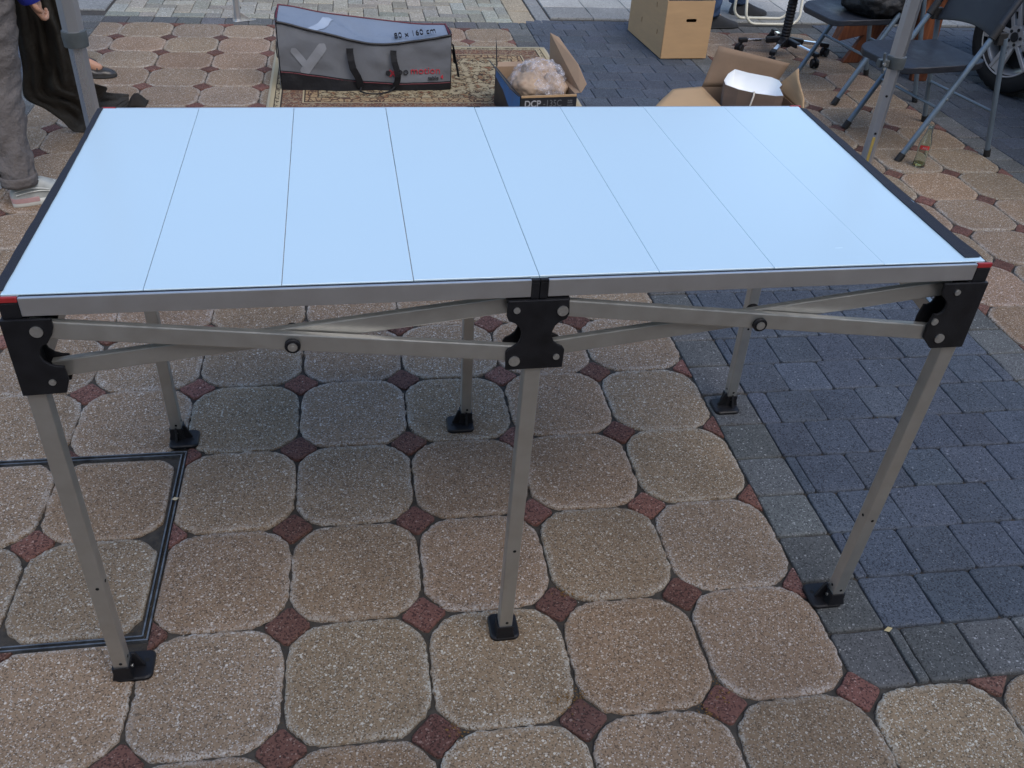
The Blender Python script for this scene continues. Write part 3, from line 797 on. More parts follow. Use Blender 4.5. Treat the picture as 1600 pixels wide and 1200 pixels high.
stroke((.365, .03), (.46, .80), .055, M['markpale2'], st, Vector((0, -.001, .0035)))
# lettering
def onfront(name, body, size, x, z, m, xs=1.0, thick=0, slope=0.0, space=1.0):
    f = front(x+.03, z+size/2); o_ = Vector((x-B0.x, f.y-.0075, z))
    return text(name, body, size, m, bag, frame(o_, (1, 0, slope), (0, .03, 1)), ext=.0025, xs=xs, thick=thick, space=space)
onfront('lettering', 'e', .052, .735, .090, M['markblack'], 1.1, -.0002)
onfront('lettering', 'x', .072, .758, .083, M['markred'], .95, .0008)
onfront('lettering', 'po', .052, .800, .091, M['markblack'], 1.1, -.0002)
onfront('lettering', 'motion', .052, .868, .092, M['markred'], 1.06, -.0002, .02)
onfront('lettering', 'table', .027, .962, .066, M['markblack'], 1.08, .0, .03)
onfront('lettering', '4', .026, 1.030, .070, M['markred'], 1.05, .0010, .03)
lp = topp(.80, .20); lq = topp(1.02, .20); lr = topp(.80, .75)
text('lettering', '80 x 160 cm', .060, M['markblack'], bag, frame(lp+Vector((-.01, 0, .013)), lq-lp, lr-lp+Vector((0, 0, .05))), ext=.004, xs=.74, thick=-.0012)
# handles
def strap(pts, w, m, name='handle', th=.003, nrm=(0, 1, 0)):
    bb = MB(); pts = [Vector(p)-B0 for p in pts]; rows = []; n = Vector(nrm)
    for i, c in enumerate(pts):
        d_ = (pts[min(i+1, len(pts)-1)]-pts[max(i-1, 0)]).normalized(); s_ = d_.cross(n).normalized()
        rows.append([c+s_*w/2-n*th/2, c-s_*w/2-n*th/2, c-s_*w/2+n*th/2, c+s_*w/2+n*th/2])
    bb.rings(rows); return bb.build(name, m, bag, bevel=.0008)
strap([(.556, 3.632, .228), (.556, 3.628, .205), (.560, 3.618, .17), (.568, 3.612, .13), (.590, 3.612, .09), (.600, 3.615, .06), (.605, 3.62, .03)], .036, M['bagdark'])
strap([(.780, 3.628, .220), (.779, 3.624, .20), (.783, 3.614, .165), (.796, 3.607, .12), (.800, 3.606, .09), (.795, 3.61, .06), (.780, 3.615, .03)], .032, M['bagdark'])
b = MB(); b.tube([Vector(p)-B0 for p in ((.606, 3.618, .03), (.60, 3.605, .016), (.63, 3.58, .012), (.66, 3.57, .012), (.70, 3.572, .012), (.735, 3.59, .013), (.76, 3.60, .018), (.782, 3.612, .035))], .0045, 8); b.build('cord_loop', M['bagdark'], bag, sm=60)
strap([(1.098, 3.70, .235), (1.106, 3.70, .20), (1.112, 3.69, .16), (1.122, 3.68, .115), (1.130, 3.67, .07)], .030, M['bagdark'], 'end_strap', nrm=(1, .2, 0))
strap([(1.100, 3.72, .20), (1.108, 3.72, .16), (1.110, 3.72, .13)], .030, M['piping'], 'end_strap', nrm=(1, .2, 0))
strap([(.186, 3.70, .24), (.182, 3.70, .20), (.184, 3.70, .16)], .030, M['piping'], 'end_strap', nrm=(1, .2, 0))

# ------------------------------------------------------------------ printer box with wrapped lumps
M['boxblack'] = mat('black printed cardboard', (.018, .019, .022), .45, var=.15, scale=8)
M['boxblue'] = mat('blue printed cardboard', (.035, .15, .36), .45, var=.2, scale=20)
M['white'] = mat('white print', (.32, .32, .33), .6)
M['greyprint'] = mat('grey print', (.12, .125, .13), .6)
pb = thing('printer_box', 'opened black and blue carton standing on the right end of the rug', 'carton', (1.336, 2.965, 0))
pb.rotation_euler = (0, 0, .10)
Wb, Db, Hb = .285, .47, .20
def panel(name, a, b_, c, d_, m, parent, th=.004, label=None):
    """quad panel with thickness"""
    bb = MB(); a, b_, c, d_ = map(Vector, (a, b_, c, d_)); n = -(b_-a).cross(d_-a).normalized()*th
    bb.add([a, b_, c, d_, a+n, b_+n, c+n, d_+n], [(0, 3, 2, 1), (4, 5, 6, 7), (0, 1, 5, 4), (1, 2, 6, 5), (2, 3, 7, 6), (3, 0, 4, 7)])
    return bb.build(name, m, parent, label)
panel('side_panel', (0, 0, .008), (Wb, 0, .008), (Wb, 0, Hb), (0, 0, Hb), M['boxblack'], pb)
panel('side_panel', (-.0002, Db, .008), (-.0002, 0, .008), (-.0002, 0, Hb), (-.0002, Db, Hb), M['boxblack'], pb)
panel('side_panel', (Wb, .0045, .008), (Wb, Db-.0045, .008), (Wb, Db-.0045, Hb), (Wb, .0045, Hb), M['cardboardin'], pb)
panel('side_panel', (Wb, Db, .008), (.0045, Db, .008), (.0045, Db, Hb), (Wb, Db, Hb), M['cardboard2'], pb)
panel('bottom_panel', (.005, .005, .008), (Wb-.005, .005, .008), (Wb-.005, Db-.005, .008), (.005, Db-.005, .008), M['cardboardin'], pb)
b = MB(); b.prism([(0.002, .197), (Db-.02, .197), (Db-.02, .155), (.30, .135), (.16, .085), (.04, .02), (.002, .012)], 'x', -.0022, -.0006); b.build('blue_print', M['boxblue'], pb)
b = MB(); b.box((.006, -.0012, Hb-.006), (Wb-.002, .006, Hb+.003)); b.build('torn_edge', M['cardboard'], pb)
text('lettering', 'DCP', .044, M['white'], pb, frame((.022, -.0010, .150), (1, 0, 0), (0, 0, 1)), ext=.0006, thick=.0009, xs=.95)
text('lettering', '-135C', .044, M['greyprint'], pb, frame((.116, -.0010, .150), (1, 0, 0), (0, 0, 1)), ext=.0006, xs=.85)
b = MB()
for k in range(3):
    b.box((.240+k*.0085, -.0014, .172), (.246+k*.0085, -.0006, .178)); b.box((.240+k*.0085, -.0014, .162), (.246+k*.0085, -.0006, .169))
b.box((.238, -.0014, .151), (.268, -.0006, .154)); b.build('printed_mark', M['greyprint'], pb)
# flaps
b = MB(); fl = [(Wb+.001, .02, Hb), (Wb+.001, Db-.02, Hb), (Wb-.005, Db-.01, Hb+.165), (Wb+.02, Db-.07, Hb+.16), (Wb+.045, .15, Hb+.10), (Wb+.050, .02, Hb+.045), (Wb+.02, .004, Hb+.01)]
b.add([Vector(p) for p in fl], [tuple(range(7))]); b.build('flap', M['cardboard2'], pb, thick=.004)
b = MB(); b.box((Wb+.016, .20, Hb+.060), (Wb+.022, .25, Hb+.075)); b.build('tape_scrap', mat('white sticker', (.45, .40, .36), .6), pb)
panel('flap', (-.002, .01, Hb), (-.002, Db-.03, Hb), (-.045, Db-.03, Hb+.045), (-.045, .02, Hb+.035), M['boxblack'], pb, .003)
panel('flap', (.01, Db, Hb), (.004, Db+.001, Hb), (.000, Db+.02, Hb+.15), (.008, Db+.02, Hb+.10), M['boxblack'], pb, .003)
panel('flap', (.01, Db, Hb-.002), (Wb-.02, Db, Hb-.002), (Wb-.03, Db+.06, Hb+.004), (.03, Db+.06, Hb+.004), M['cardboard2'], pb, .003)
# wrapped round lumps
def blob(name, c, r, m, seed, label, cat, group=None, sc=(1, 1, 1), amp=.12, seg=40, rotz=0):
    bb = MB()
    def Pp(a, b_):
        th = a*pi; ph = b_*2*pi; v = Vector((sin(th)*cos(ph), sin(th)*sin(ph), cos(th)))
        k = 1+amp*fbm(v, 1.3, seed)+amp*.25*fbm(v, 5, seed)
        x, y = v.x*r*sc[0]*k, v.y*r*sc[1]*k; x, y = rot2(x, y, rotz); return (x, y, v.z*r*sc[2]*k)
    bb.grid(Pp, seg, seg*2); b2 = bb.build(name, m, None, sm=180); b2.location = c
    me = b2.data; bm = bmesh.new(); bm.from_mesh(me); bmesh.ops.remove_doubles(bm, verts=bm.verts, dist=1e-5); bmesh.ops.recalc_face_normals(bm, faces=bm.faces); bm.to_mesh(me); bm.free()
    if label: tag(b2, label, cat, group)
    return b2
M['loaf'] = mat('floury crust', (.36, .26, .18), .8, var=.3, scale=9, bs=.3, bscale=40, dirt=(.26, .16, .10))
def plastic():
    m, t, b = nmat('clear crumpled plastic'); co = objco(t)
    b.inputs['Base Color'].default_value = (.85, .85, .92, 1); b.inputs['Roughness'].default_value = .07; b.inputs['Specular IOR Level'].default_value = .9
    f = ramp(t, noisefac(t, 22, 5, .7, co), .42, .68)
    a = math_(t, 'MULTIPLY_ADD', f, .40, .05); t.links.new(a, b.inputs['Alpha'])
    v = N(t, 'ShaderNodeTexVoronoi', feature='DISTANCE_TO_EDGE'); v.inputs['Scale'].default_value = 30; t.links.new(co, v.inputs['Vector'])
    h = math_(t, 'ADD', noisefac(t, 34, 5, .7, co), math_(t, 'MULTIPLY', v.outputs['Distance'], .6)); bump(t, b, h, .9, .02); return m
M['plastic'] = plastic()
blob('round_loaf', (1.415, 3.12, .200), .086, M['loaf'], 1, 'nearest round loaf in the clear plastic bag in the printer carton', 'loaf', 'loaves in the plastic bag', (1.05, .95, .80))
blob('round_loaf', (1.535, 3.15, .185), .078, M['loaf'], 2, 'darker round loaf at the right side of the clear plastic bag', 'loaf', 'loaves in the plastic bag', (.85, 1.05, .9))
blob('round_loaf', (1.49, 3.29, .215), .084, M['loaf'], 3, 'farthest loaf in the clear plastic bag by the raised flap', 'loaf', 'loaves in the plastic bag', (1.1, .9, .85))
blob('round_loaf', (1.40, 3.30, .16), .068, M['loaf'], 5, 'small loaf low behind the nearest loaf in the plastic bag', 'loaf', 'loaves in the plastic bag', (1, 1, .8))
b = MB()
def bagp(a, b_):
    th = a*pi*.72; ph = b_*2*pi; v = Vector((sin(th)*cos(ph), sin(th)*sin(ph), cos(th)))
    k = 1+.14*fbm(v, 1.8, 9)+.16*abs(noise.noise(v*5+Vector((3, 1, 2))))-.09*abs(noise.noise(v*11))
    x = v.x*.132*k; y = v.y*.185*k; x, y = rot2(x, y, .1)
    return (1.475+x, 3.20+y, .160+v.z*.145*k)
b.grid(bagp, 60, 110); o = b.build('plastic_bag', M['plastic'], None, sm=180); tag(o, 'clear crumpled plastic bag of loaves bulging from the printer carton', 'plastic bag')

# ------------------------------------------------------------------ tall closed carton
tc = thing('moving_box', 'tall plain brown carton with an oval hand hole standing on dark blocks', 'carton', (2.456, 4.24, 0)); tc.rotation_euler = (0, 0, .045)
Wc, Dc, Hc = .30, .64, .338
def holed(name, w, h, holes, m, parent, place):
    """thin cardboard wall (w x h) with rounded holes cut through, placed by place(u,v,t)"""
    cu = bpy.data.curves.new(name, 'CURVE'); cu.dimensions = '2D'; cu.fill_mode = 'BOTH'; cu.extrude = .002
    def spl(pts):
        sp = cu.splines.new('POLY'); sp.points.add(len(pts)-1); sp.use_cyclic_u = True
        for i, (x, y) in enumerate(pts): sp.points[i].co = (x, y, 0, 1)
    spl([(0, 0), (w, 0), (w, h), (0, h)])
    for (cx, cy, hw, hh) in holes:
        r = min(hw, hh); pts = []
        for k in range(24):
            a = 2*pi*k/24; pts.append((cx+(hw-r)*(1 if cos(a) > 0 else -1)+r*cos(a), cy+(hh-r)*(1 if sin(a) > 0 else -1)+r*sin(a)))
        spl(pts)
    tmp = bpy.data.objects.new('tmp', cu); COL.objects.link(tmp); bpy.context.view_layer.update()
    me = bpy.data.meshes.new_from_object(tmp.evaluated_get(bpy.context.evaluated_depsgraph_get())); bpy.data.objects.remove(tmp)
    me.transform(place); me.materials.clear(); return link(name, me, m, parent)
holed('front_wall', Wc, Hc, [(.165, .225, .034, .010)], M['cardboard'], tc, frame((0, .002, .008), (1, 0, 0), (0, 0, 1)))
holed('side_wall', Dc, Hc, [(.11, .13, .006, .015), (.17, .275, .006, .015), (.40, .13, .006, .015), (.44, .26, .006, .015)], M['cardboard'], tc, frame((0, .004, .008), (0, 1, 0), (0, 0, 1)))
holed('side_wall', Dc, Hc, [(.15, .2, .006, .015)], M['cardboard'], tc, frame((Wc, .004, .008), (0, 1, 0), (0, 0, 1)))
holed('back_wall', Wc, Hc, [(.15, .225, .034, .010)], M['cardboard'], tc, frame((0, Dc+.006, .008), (1, 0, 0), (0, 0, 1)))
b = MB(); b.box((.003, .005, .010), (Wc-.003, Dc, .014)); b.build('bottom', M['cardboardin'], tc)
b = MB(); b.grid(lambda a, c: (.004+a*(Wc-.008), .006+c*(Dc-.01), Hc-.03+.02*fbm((a*3, c*5, 1), 1.2, 3)), 20, 30); o = b.build('black_cloth', M['dark'], None, sm=80); o.location = tc.location; o.rotation_euler = tc.rotation_euler
tag(o, 'black cloth filling the top of the tall brown carton', 'cloth')

# ------------------------------------------------------------------ open carton with drum lampshade
oc2 = thing('open_box', 'open brown carton with spread flaps right behind the table', 'carton', (2.245, 2.64, 0)); oc2.rotation_euler = (0, 0, -.02)
Wo, Do, Ho = .375, .37, .235
for a, c, m in (((0, 0), (Wo, 0), 'cardboard2'), ((Wo, 0), (Wo, Do), 'cardboard2'), ((Wo, Do), (0, Do), 'cardboardin'), ((0, Do), (0, 0), 'cardboardin')):
    panel('side_panel', (*a, .008), (*c, .008), (*c, Ho), (*a, Ho), M[m], oc2)
panel('bottom_panel', (0.005, 0.005, .009), (Wo-.005, .005, .009), (Wo-.005, Do-.005, .009), (.005, Do-.005, .009), M['cardboardin'], oc2)
def flap(pts, m):
    b = MB(); n = len(pts)
    # curved flap: bilinear with a little curl
    p = [Vector(q) for q in pts]
    nn = (p[1]-p[0]).cross(p[3]-p[0]).normalized()
    b.grid(lambda a, c: (p[0]*(1-a)+p[1]*a)*(1-c)+(p[3]*(1-a)+p[2]*a)*c+nn*(.008*sin(pi*a)*c+.006*fbm((a*2, c*2, 3), 1, len(pts)+7)*c), 12, 8)
    return b.build('flap', M[m], oc2, thick=.004, sm=60)
flap([(0, Do, Ho), (Wo, Do, Ho), (.436, Do+.01, Ho+.115), (.060, Do+.03, Ho+.19)], 'cardboardin')
flap([(0, 0, Ho), (0, Do, Ho), (-.15, Do-.005, Ho-.01), (-.36, .06, Ho-.05)], 'cardboard')
flap([(Wo, Do-.01, Ho), (Wo, 0, Ho), (Wo+.015, .06, Ho+.045), (Wo+.058, Do-.10, Ho+.125)], 'cardboard')
flap([(0, 0, Ho), (Wo, 0, Ho), (Wo-.03, -.16, Ho-.07), (.03, -.16, Ho-.07)], 'cardboard2')
M['shadeout'] = mat('brown lampshade cloth', (.15, .105, .08), .75, var=.12, scale=4, stretch=(1, 1, 6), bs=.1, bscale=200)
M['shadein'] = mat('white shade lining', (.78, .80, .80), .5, var=.02, scale=8)
M['cord'] = mat('pale cord', (.55, .50, .42), .6)
ls = thing('lampshade', 'brown drum lampshade with white lining and pale cord in the open carton', 'lampshade', (2.415, 2.835, .030))
RIM = [(-.140, -.045), (-.090, -.090), (-.01, -.125), (.075, -.148), (.112, -.150), (.122, -.075), (.150, -.040), (.155, .01), (.13, .045), (.03, .10), (-.03, .13), (-.085, .075), (-.130, .005)]
def rimz(k): return .275+[.012, .004, -.004, -.008, -.006, .008, .010, .014, .018, .022, .030, .024, .016][k]
def shade_ring(sc, z=None): return [(x*sc, y*sc, rimz(k) if z is None else z) for k, (x, y) in enumerate(RIM)]
b = MB(); b.rings([shade_ring(.90, 0), shade_ring(1.0)], 0, 0); b.build('shade', M['shadeout'], ls, thick=.002)
b = MB(); ri = [[(x*.985, y*.985, rimz(k)+.001) for k, (x, y) in enumerate(RIM)], [(x*.90, y*.90, .235) for x, y in RIM], [(x*.62, y*.62, .205) for x, y in RIM], [(x*.2, y*.2, .212) for x, y in RIM]]
b.rings(ri, 0, 1); b.build('lining', M['shadein'], ls, sm=50)
b = MB(); b.tube([(-.012, -.05, .228), (-.02, -.09, .262), (-.024, -.124, .278), (-.030, -.136, .262), (-.042, -.145, .22), (-.058, -.150, .16), (-.060, -.15, .10)], .0042, 8); b.build('cord', M['cord'], ls, sm=60)
b = MB(); b.cyl((-.012, -.05, .216), (-.010, -.045, .246), .011, 14, .009); b.build('lamp_holder', M['shadein'], ls, sm=40)

# ------------------------------------------------------------------ the house is unseen, added behind the camera to shade the yard
M['brick'] = mat('pale plastered wall', (.38, .33, .27), .85, var=.2, scale=3, bs=.3, bscale=60)
M['glass'] = mat('window glass', (.03, .035, .04), .1, var=.1)
M['whitepaint'] = mat('white paint', (.7, .7, .68), .5, var=.05)
M['rooftile'] = mat('dark roof tiles', (.07, .05, .045), .8, var=.2, scale=6)
hs = thing('house_stand_in', 'pale plastered house added out of view to shade the yard', 'house_stand_in', (0, -5.4, 0))
b = MB(); b.box((-9, -8, 0), (11, 0, 5.6)); b.build('wall', M['brick'], hs)
b = MB(); b.add([(-9.4, .4, 5.5), (11.4, .4, 5.5), (11.4, -4, 9.0), (-9.4, -4, 9.0), (-9.4, -8.4, 5.5), (11.4, -8.4, 5.5)], [(0, 1, 2, 3), (3, 2, 5, 4), (0, 3, 4), (1, 5, 2)]); b.build('roof', M['rooftile'], hs, thick=.12)
for x in (-7, -3.5, 3.2, 7):
    for z in (1.0, 3.6):
        b = MB(); b.box((x, .005, z), (x+1.6, .05, z+1.5)); o = b.build('window', M['whitepaint'], hs)
        b = MB(); b.box((x+.08, .051, z+.08), (x+1.52, .056, z+1.42)); b.build('pane', M['glass'], o)
b = MB(); b.box((-.3, .005, 0), (.8, .05, 2.15)); b.build('door', M['whitepaint'], hs)

h2 = thing('house_stand_in', 'brown brick house added beyond the slabs for the tabletop to reflect', 'house_stand_in', (0, 17, 0))  # unseen, added so the tabletop has something dark to reflect
M['brick2'] = mat('brown brick', (.13, .085, .065), .85, var=.2, scale=3, bs=.3, bscale=60)
b = MB(); b.box((-10, 0, 0), (9, 8, 5.0)); b.build('wall', M['brick2'], h2)
b = MB(); b.add([(-10.4, -.4, 4.9), (9.4, -.4, 4.9), (9.4, 4, 7.6), (-10.4, 4, 7.6), (-10.4, 8.4, 4.9), (9.4, 8.4, 4.9)], [(0, 1, 2, 3), (3, 2, 5, 4), (0, 3, 4), (1, 5, 2)]); b.build('roof', M['rooftile'], h2, thick=.12)
for x in (-8, -4.5, -1, 3, 6.5):
    for z in (.8, 3.1):
        b = MB(); b.box((x, -.05, z), (x+1.5, -.005, z+1.5)); o = b.build('window', M['whitepaint'], h2)
        b = MB(); b.box((x+.08, -.056, z+.08), (x+1.42, -.051, z+1.42)); b.build('pane', M['glass'], o)
# ------------------------------------------------------------------ black folding chairs
M['tubeblue'] = mat('blue grey painted tube', (.14, .185, .23), .38, metal=.35, var=.12, scale=9, bs=.03, bscale=200)
M['chairblack'] = mat('black textured plastic', (.013, .015, .021), .5, var=.15, scale=20, bs=.25, bscale=600)
M['rubber'] = mat('black rubber', (.012, .012, .013), .7, var=.3, scale=40)
def chair(label, loc, rz):
    c = thing('folding_chair', label, 'chair', loc, 'black folding chairs on the right'); c.rotation_euler = (0, 0, rz)
    for sy in (-1, 1):
        T = [(0, sy*.226, .012), (.325, sy*.222, .600)]
        b = MB(); b.tube([T[0], T[1]], .0135, 14); o = b.build('front_leg', M['tubeblue'], c, sm=40)
        b = MB(); b.tube([(-.006, sy*.2262, .0), (.014, sy*.226, .036)], .0175, 14); b.build('foot_cap', M['rubber'], o, sm=40)
        b = MB(); b.tube([(.512, sy*.245, .012), (.375, sy*.236, .575)], .0125, 14); o = b.build('rear_leg', M['tubeblue'], c, sm=40)
        b = MB(); b.tube([(.517, sy*.2455, 0), (.509, sy*.245, .036)], .0165, 14); b.build('foot_cap', M['rubber'], o, sm=40)
        b = MB(); b.tube([(.308, sy*.222, .570), (.342, sy*.2215, .632)], .0185, 14); b.box((.335, sy*.229-.012, .545), (.385, sy*.229+.012, .60)); b.build('joint_cap', M['rubber'], c, bevel=.003, sm=40)
        b = MB(); b.tube([(.328, sy*.2215, .61), (.40, sy*.215, .74), (.455, sy*.205, .86)], .0165, 12); b.build('back_post', M['chairblack'], c, sm=40)
        b = MB(); b.cyl((.160, sy*.243, .3), (.160, sy*.236, .3), .005); b.build('bolt', M['zinc'], c)
    b = MB(); b.tube([(.135, -.223, .255), (.135, .223, .255)], .0075, 10); b.build('front_rung', M['tubeblue'], c, sm=40)
    b = MB(); b.tube([(.462, -.241, .225), (.462, .241, .225)], .0075, 10); b.build('rear_rung', M['tubeblue'], c, sm=40)
    # seat: contoured plastic plate
    def seatp(a, e, lo):
        x = -.095+.46*a; hw = .222-.03*max(0, a-.55)/.45; y = (e-.5)*2
        r_ = 1.0
        if a < .26: r_ = math.sqrt(max(.0, 1-((.26-a)/.26)**2))*.42+.58
        if a > .9: r_ = math.sqrt(max(.0, 1-((a-.9)/.1)**2))*.15+.85
        yy = y*hw*r_
        z = .447-.014*math.exp(-((a-.62)/.3)**2)*(1-abs(y)**3)+.014*max(0, a-.85)/.15-.012*max(0, .14-a)/.14+.007*abs(y)**4*sin(pi*a)
        return (x, yy, z-(.030 if lo else 0))
    na, ne = 30, 24
    topv = [seatp(i/(na-1), j/(ne-1), 0) for i in range(na) for j in range(ne)]; lowv = [seatp(i/(na-1), j/(ne-1), 1) for i in range(na) for j in range(ne)]
    q = len(topv); fs = [(i*ne+j, (i+1)*ne+j, (i+1)*ne+j+1, i*ne+j+1) for i in range(na-1) for j in range(ne-1)]
    fs += [tuple(q+k for k in reversed(f)) for f in fs[:]]
    per = [j for j in range(ne)]+[i*ne+ne-1 for i in range(1, na)]+[(na-1)*ne+j for j in range(ne-2, -1, -1)]+[i*ne for i in range(na-2, 0, -1)]
    fs += [(per[k], per[(k+1) % len(per)], q+per[(k+1) % len(per)], q+per[k]) for k in range(len(per))]
    b = MB(); b.add(topv+lowv, fs); b.build('seat', M['chairblack'], c, bevel=.004, sm=50)
    b = MB(); b.grid(lambda a, e: (.375+.085*e+.030*(1-abs(a-.5)*2)**.5*1.0 if False else .352+.11*e+.034*(1-(2*a-1)**2), (a-.5)*.41*(1-.04*e), .575+.30*e-(.028*(2*a-1)**2*(1-e))+.012*(1-(2*a-1)**2)*e), 24, 14)
    b.build('backrest', M['chairblack'], c, thick=.012, bevel=.003, sm=50)
    return c
ch2 = chair('nearer black folding chair beside the glass bottle with an empty seat', (3.144, 2.842, 0), radians(7.5))
ch1 = thing('folding_chair', 'farther black folding chair carrying a crumpled black bag on its seat', 'chair', (3.205, 3.655, 0), 'black folding chairs on the right')
ch1.rotation_euler = (0, 0, radians(6))
for ch in list(ch2.children):
    c_ = ch.copy(); COL.objects.link(c_); c_.parent = ch1
    for g_ in ch.children: d_ = g_.copy(); COL.objects.link(d_); d_.parent = c_
M['blackbag'] = fabric('black crumpled nylon', (.011, .012, .014), .55, .3, .9, 14)
b = MB()
def bbp(a, e):
    th = a*pi; ph = e*2*pi; v = Vector((sin(th)*cos(ph), sin(th)*sin(ph), cos(th))); k = 1+.18*fbm(v, 1.7, 21)+.10*abs(fbm(v, 5, 22))
    z = v.z*.15*k; z = max(z, -.085+.004*fbm(v, 6, 3)); x, y = v.x*.19*k, v.y*.215*k
    return (x, y, z+.085)
b.grid(bbp, 50, 90); o = b.build('black_bag', M['blackbag'], None, sm=180); o.location = (3.47, 3.66, .446); tag(o, 'crumpled black bag lying on the seat of the farther folding chair', 'bag')

# ------------------------------------------------------------------ reddish wooden stool behind the chairs
def woodmat():
    m, t, b = nmat('red brown stained wood'); co = objco(t)
    mp = N(t, 'ShaderNodeMapping'); mp.inputs['Scale'].default_value = (18, 18, 1.6); t.links.new(co, mp.inputs[0])
    f = ramp(t, noisefac(t, 2.4, 6, .6, mp.outputs[0]), .3, .7); c = mix(t, f, (.085, .028, .014), (.27, .095, .04))
    g_ = ramp(t, noisefac(t, 3, 3, .5, co), .4, .65); c = mix(t, math_(t, 'MULTIPLY', g_, .5), c, (.06, .018, .012)); t.links.new(c, b.inputs['Base Color'])
    b.inputs['Roughness'].default_value = .5; bump(t, b, f, .2, .003); return m
M['wood'] = woodmat()
st_ = thing('wooden_stool', 'red brown wooden stool with broad slanted board legs behind the folding chairs', 'stool', (3.9, 4.0, 0))
def W(x, y, z): return Vector((x-3.9, y-4.0, z))
def board(name, p, q, w0, w1, th, yl):
    b = MB(); p = Vector(p); q = Vector(q)
    b.add([W(p.x-w0/2, p.y, p.z), W(p.x+w0/2, p.y, p.z), W(q.x+w1/2, q.y, q.z), W(q.x-w1/2, q.y, q.z),
           W(p.x-w0/2, p.y+th, p.z), W(p.x+w0/2, p.y+th, p.z), W(q.x+w1/2, q.y+th, q.z), W(q.x-w1/2, q.y+th, q.z)],
          [(0, 1, 2, 3), (7, 6, 5, 4), (0, 4, 5, 1), (1, 5, 6, 2), (2, 6, 7, 3), (3, 7, 4, 0)])
    return b.build(name, M['wood'], st_, bevel=.004)
board('leg', (3.988, 3.84, 0), (3.935, 3.84, .52), .10, .155, .035, 0)
board('leg', (3.715, 4.20, 0), (3.99, 4.20, .50), .115, .095, .035, 0)
board('leg', (4.02, 4.10, 0), (3.985, 4.10, .50), .10, .10, .035, 0)
board('leg', (3.80, 3.90, 0.02), (3.95, 3.90, .50), .07, .10, .03, 0) if False else None
b = MB(); b.add([W(3.57, 4.18, .135), W(3.76, 4.18, .18), W(3.75, 4.18, .30), W(3.60, 4.18, .24), W(3.57, 4.26, .135), W(3.76, 4.26, .18), W(3.75, 4.26, .30), W(3.60, 4.26, .24)], [(0, 1, 2, 3), (7, 6, 5, 4), (0, 4, 5, 1), (1, 5, 6, 2), (2, 6, 7, 3), (3, 7, 4, 0)]); b.build('brace_board', M['wood'], st_, bevel=.004)
b = MB(); b.box((-.12, -.20, .525), (.30, .30, .565)); b.build('seat', M['wood'], st_, bevel=.01)

# ------------------------------------------------------------------ car whose wheel shows behind the chairs
M['tyre'] = mat('tyre rubber', (.010, .010, .011), .75, var=.3, scale=30, bs=.2, bscale=80)
M['rim'] = mat('silver alloy', (.46, .45, .45), .38, metal=.35, var=.1, scale=8)
M['carpaint'] = mat('dark car paint', (.015, .02, .035), .22, metal=.3, var=.05)
M['brakedark'] = mat('dark wheel well', (.012, .012, .014), .7)
car = thing('parked_car', 'dark parked car whose silver alloy wheel shows behind the folding chair', 'car', (5.25, 2.2, 0))
def wheel(x, y, rz, sg):
    """sg: -1 faces -x"""
    wh = bpy.data.objects.new('wheel', None)
    prof = [(.212, .07), (.222, .095), (.25, .106), (.285, .104), (.306, .090), (.314, .06), (.316, .0), (.314, -.06), (.306, -.09), (.285, -.104), (.25, -.106), (.222, -.095), (.212, -.07)]
    b = MB(); n = 72
    b.rings([[(sg*a*1.0, r_*cos(2*pi*i/n), r_*sin(2*pi*i/n)) for i in range(n)] for r_, a in prof], 0, 0)
    for k in range(36):     # tread blocks
        a0 = 2*pi*k/36
        for xx in (-.06, -.02, .02, .06):
            c = Vector((xx, .3155*cos(a0+xx), .3155*sin(a0+xx))); b.bar(c-Vector((.017, 0, 0)), c+Vector((.017, 0, 0)), .03, .006, up=(0, cos(a0), sin(a0)))
    o = b.build('wheel', M['tyre'], car, sm=40); o.location = (x-5.25, y-2.2, .318); o.rotation_euler = (0, 0, rz)
    b = MB()
    rp_ = [(.214, .098), (.2215, .102), (.2265, .094), (.222, .070), (.205, .060), (.196, .04), (.19, -.06)]
    b.rings([[(sg*a, r_*cos(2*pi*i/n), r_*sin(2*pi*i/n)) for i in range(n)] for r_, a in rp_], 0, 0)
    for k in range(5):
        a0 = 2*pi*k/5+radians(70)
        for s_ in (-1, 1):
            def Q(r_, off, d_): return Vector((sg*d_, r_*cos(a0)-off*sin(a0), r_*sin(a0)+off*cos(a0)))
            p = Q(.045, s_*.020, .068); q = Q(.212, s_*.032, .088); b.bar(p, q, .022, .020, up=(sg, 0, 0))
        def Q(r_, off, d_): return Vector((sg*d_, r_*cos(a0)-off*sin(a0), r_*sin(a0)+off*cos(a0)))
        b.bar(Q(.14, 0, .070), Q(.214, 0, .084), .05, .012, up=(sg, 0, 0)); b.bar(Q(.045, 0, .060), Q(.10, 0, .066), .04, .010, up=(sg, 0, 0))
    b.cyl((sg*.03, 0, 0), (sg*.080, 0, 0), .064, 40)
    r = b.build('rim', M['rim'], o, bevel=.002, sm=35)
    b = MB(); b.cyl((sg*.0805, 0, 0), (sg*.088, 0, 0), .027, 30); b.build('hub_cap', M['brakedark'], o, bevel=.002)
    for k in range(5):
        a0 = 2*pi*k/5+radians(34); b = MB(); b.cyl((sg*.0802, .043*cos(a0), .043*sin(a0)), (sg*.084, .043*cos(a0), .043*sin(a0)), .0095, 12); b.build('wheel_bolt', M['brakedark'], o)
    b = MB(); b.cyl((sg*-.04, 0, 0), (sg*.02, 0, 0), .175, 40); b.build('brake_disc', M['brakedark'], o)
wheel(4.46, 3.66, radians(9), -1); wheel(4.46, 1.06, 0, -1); wheel(6.04, 3.66, 0, 1); wheel(6.04, 1.06, 0, 1)
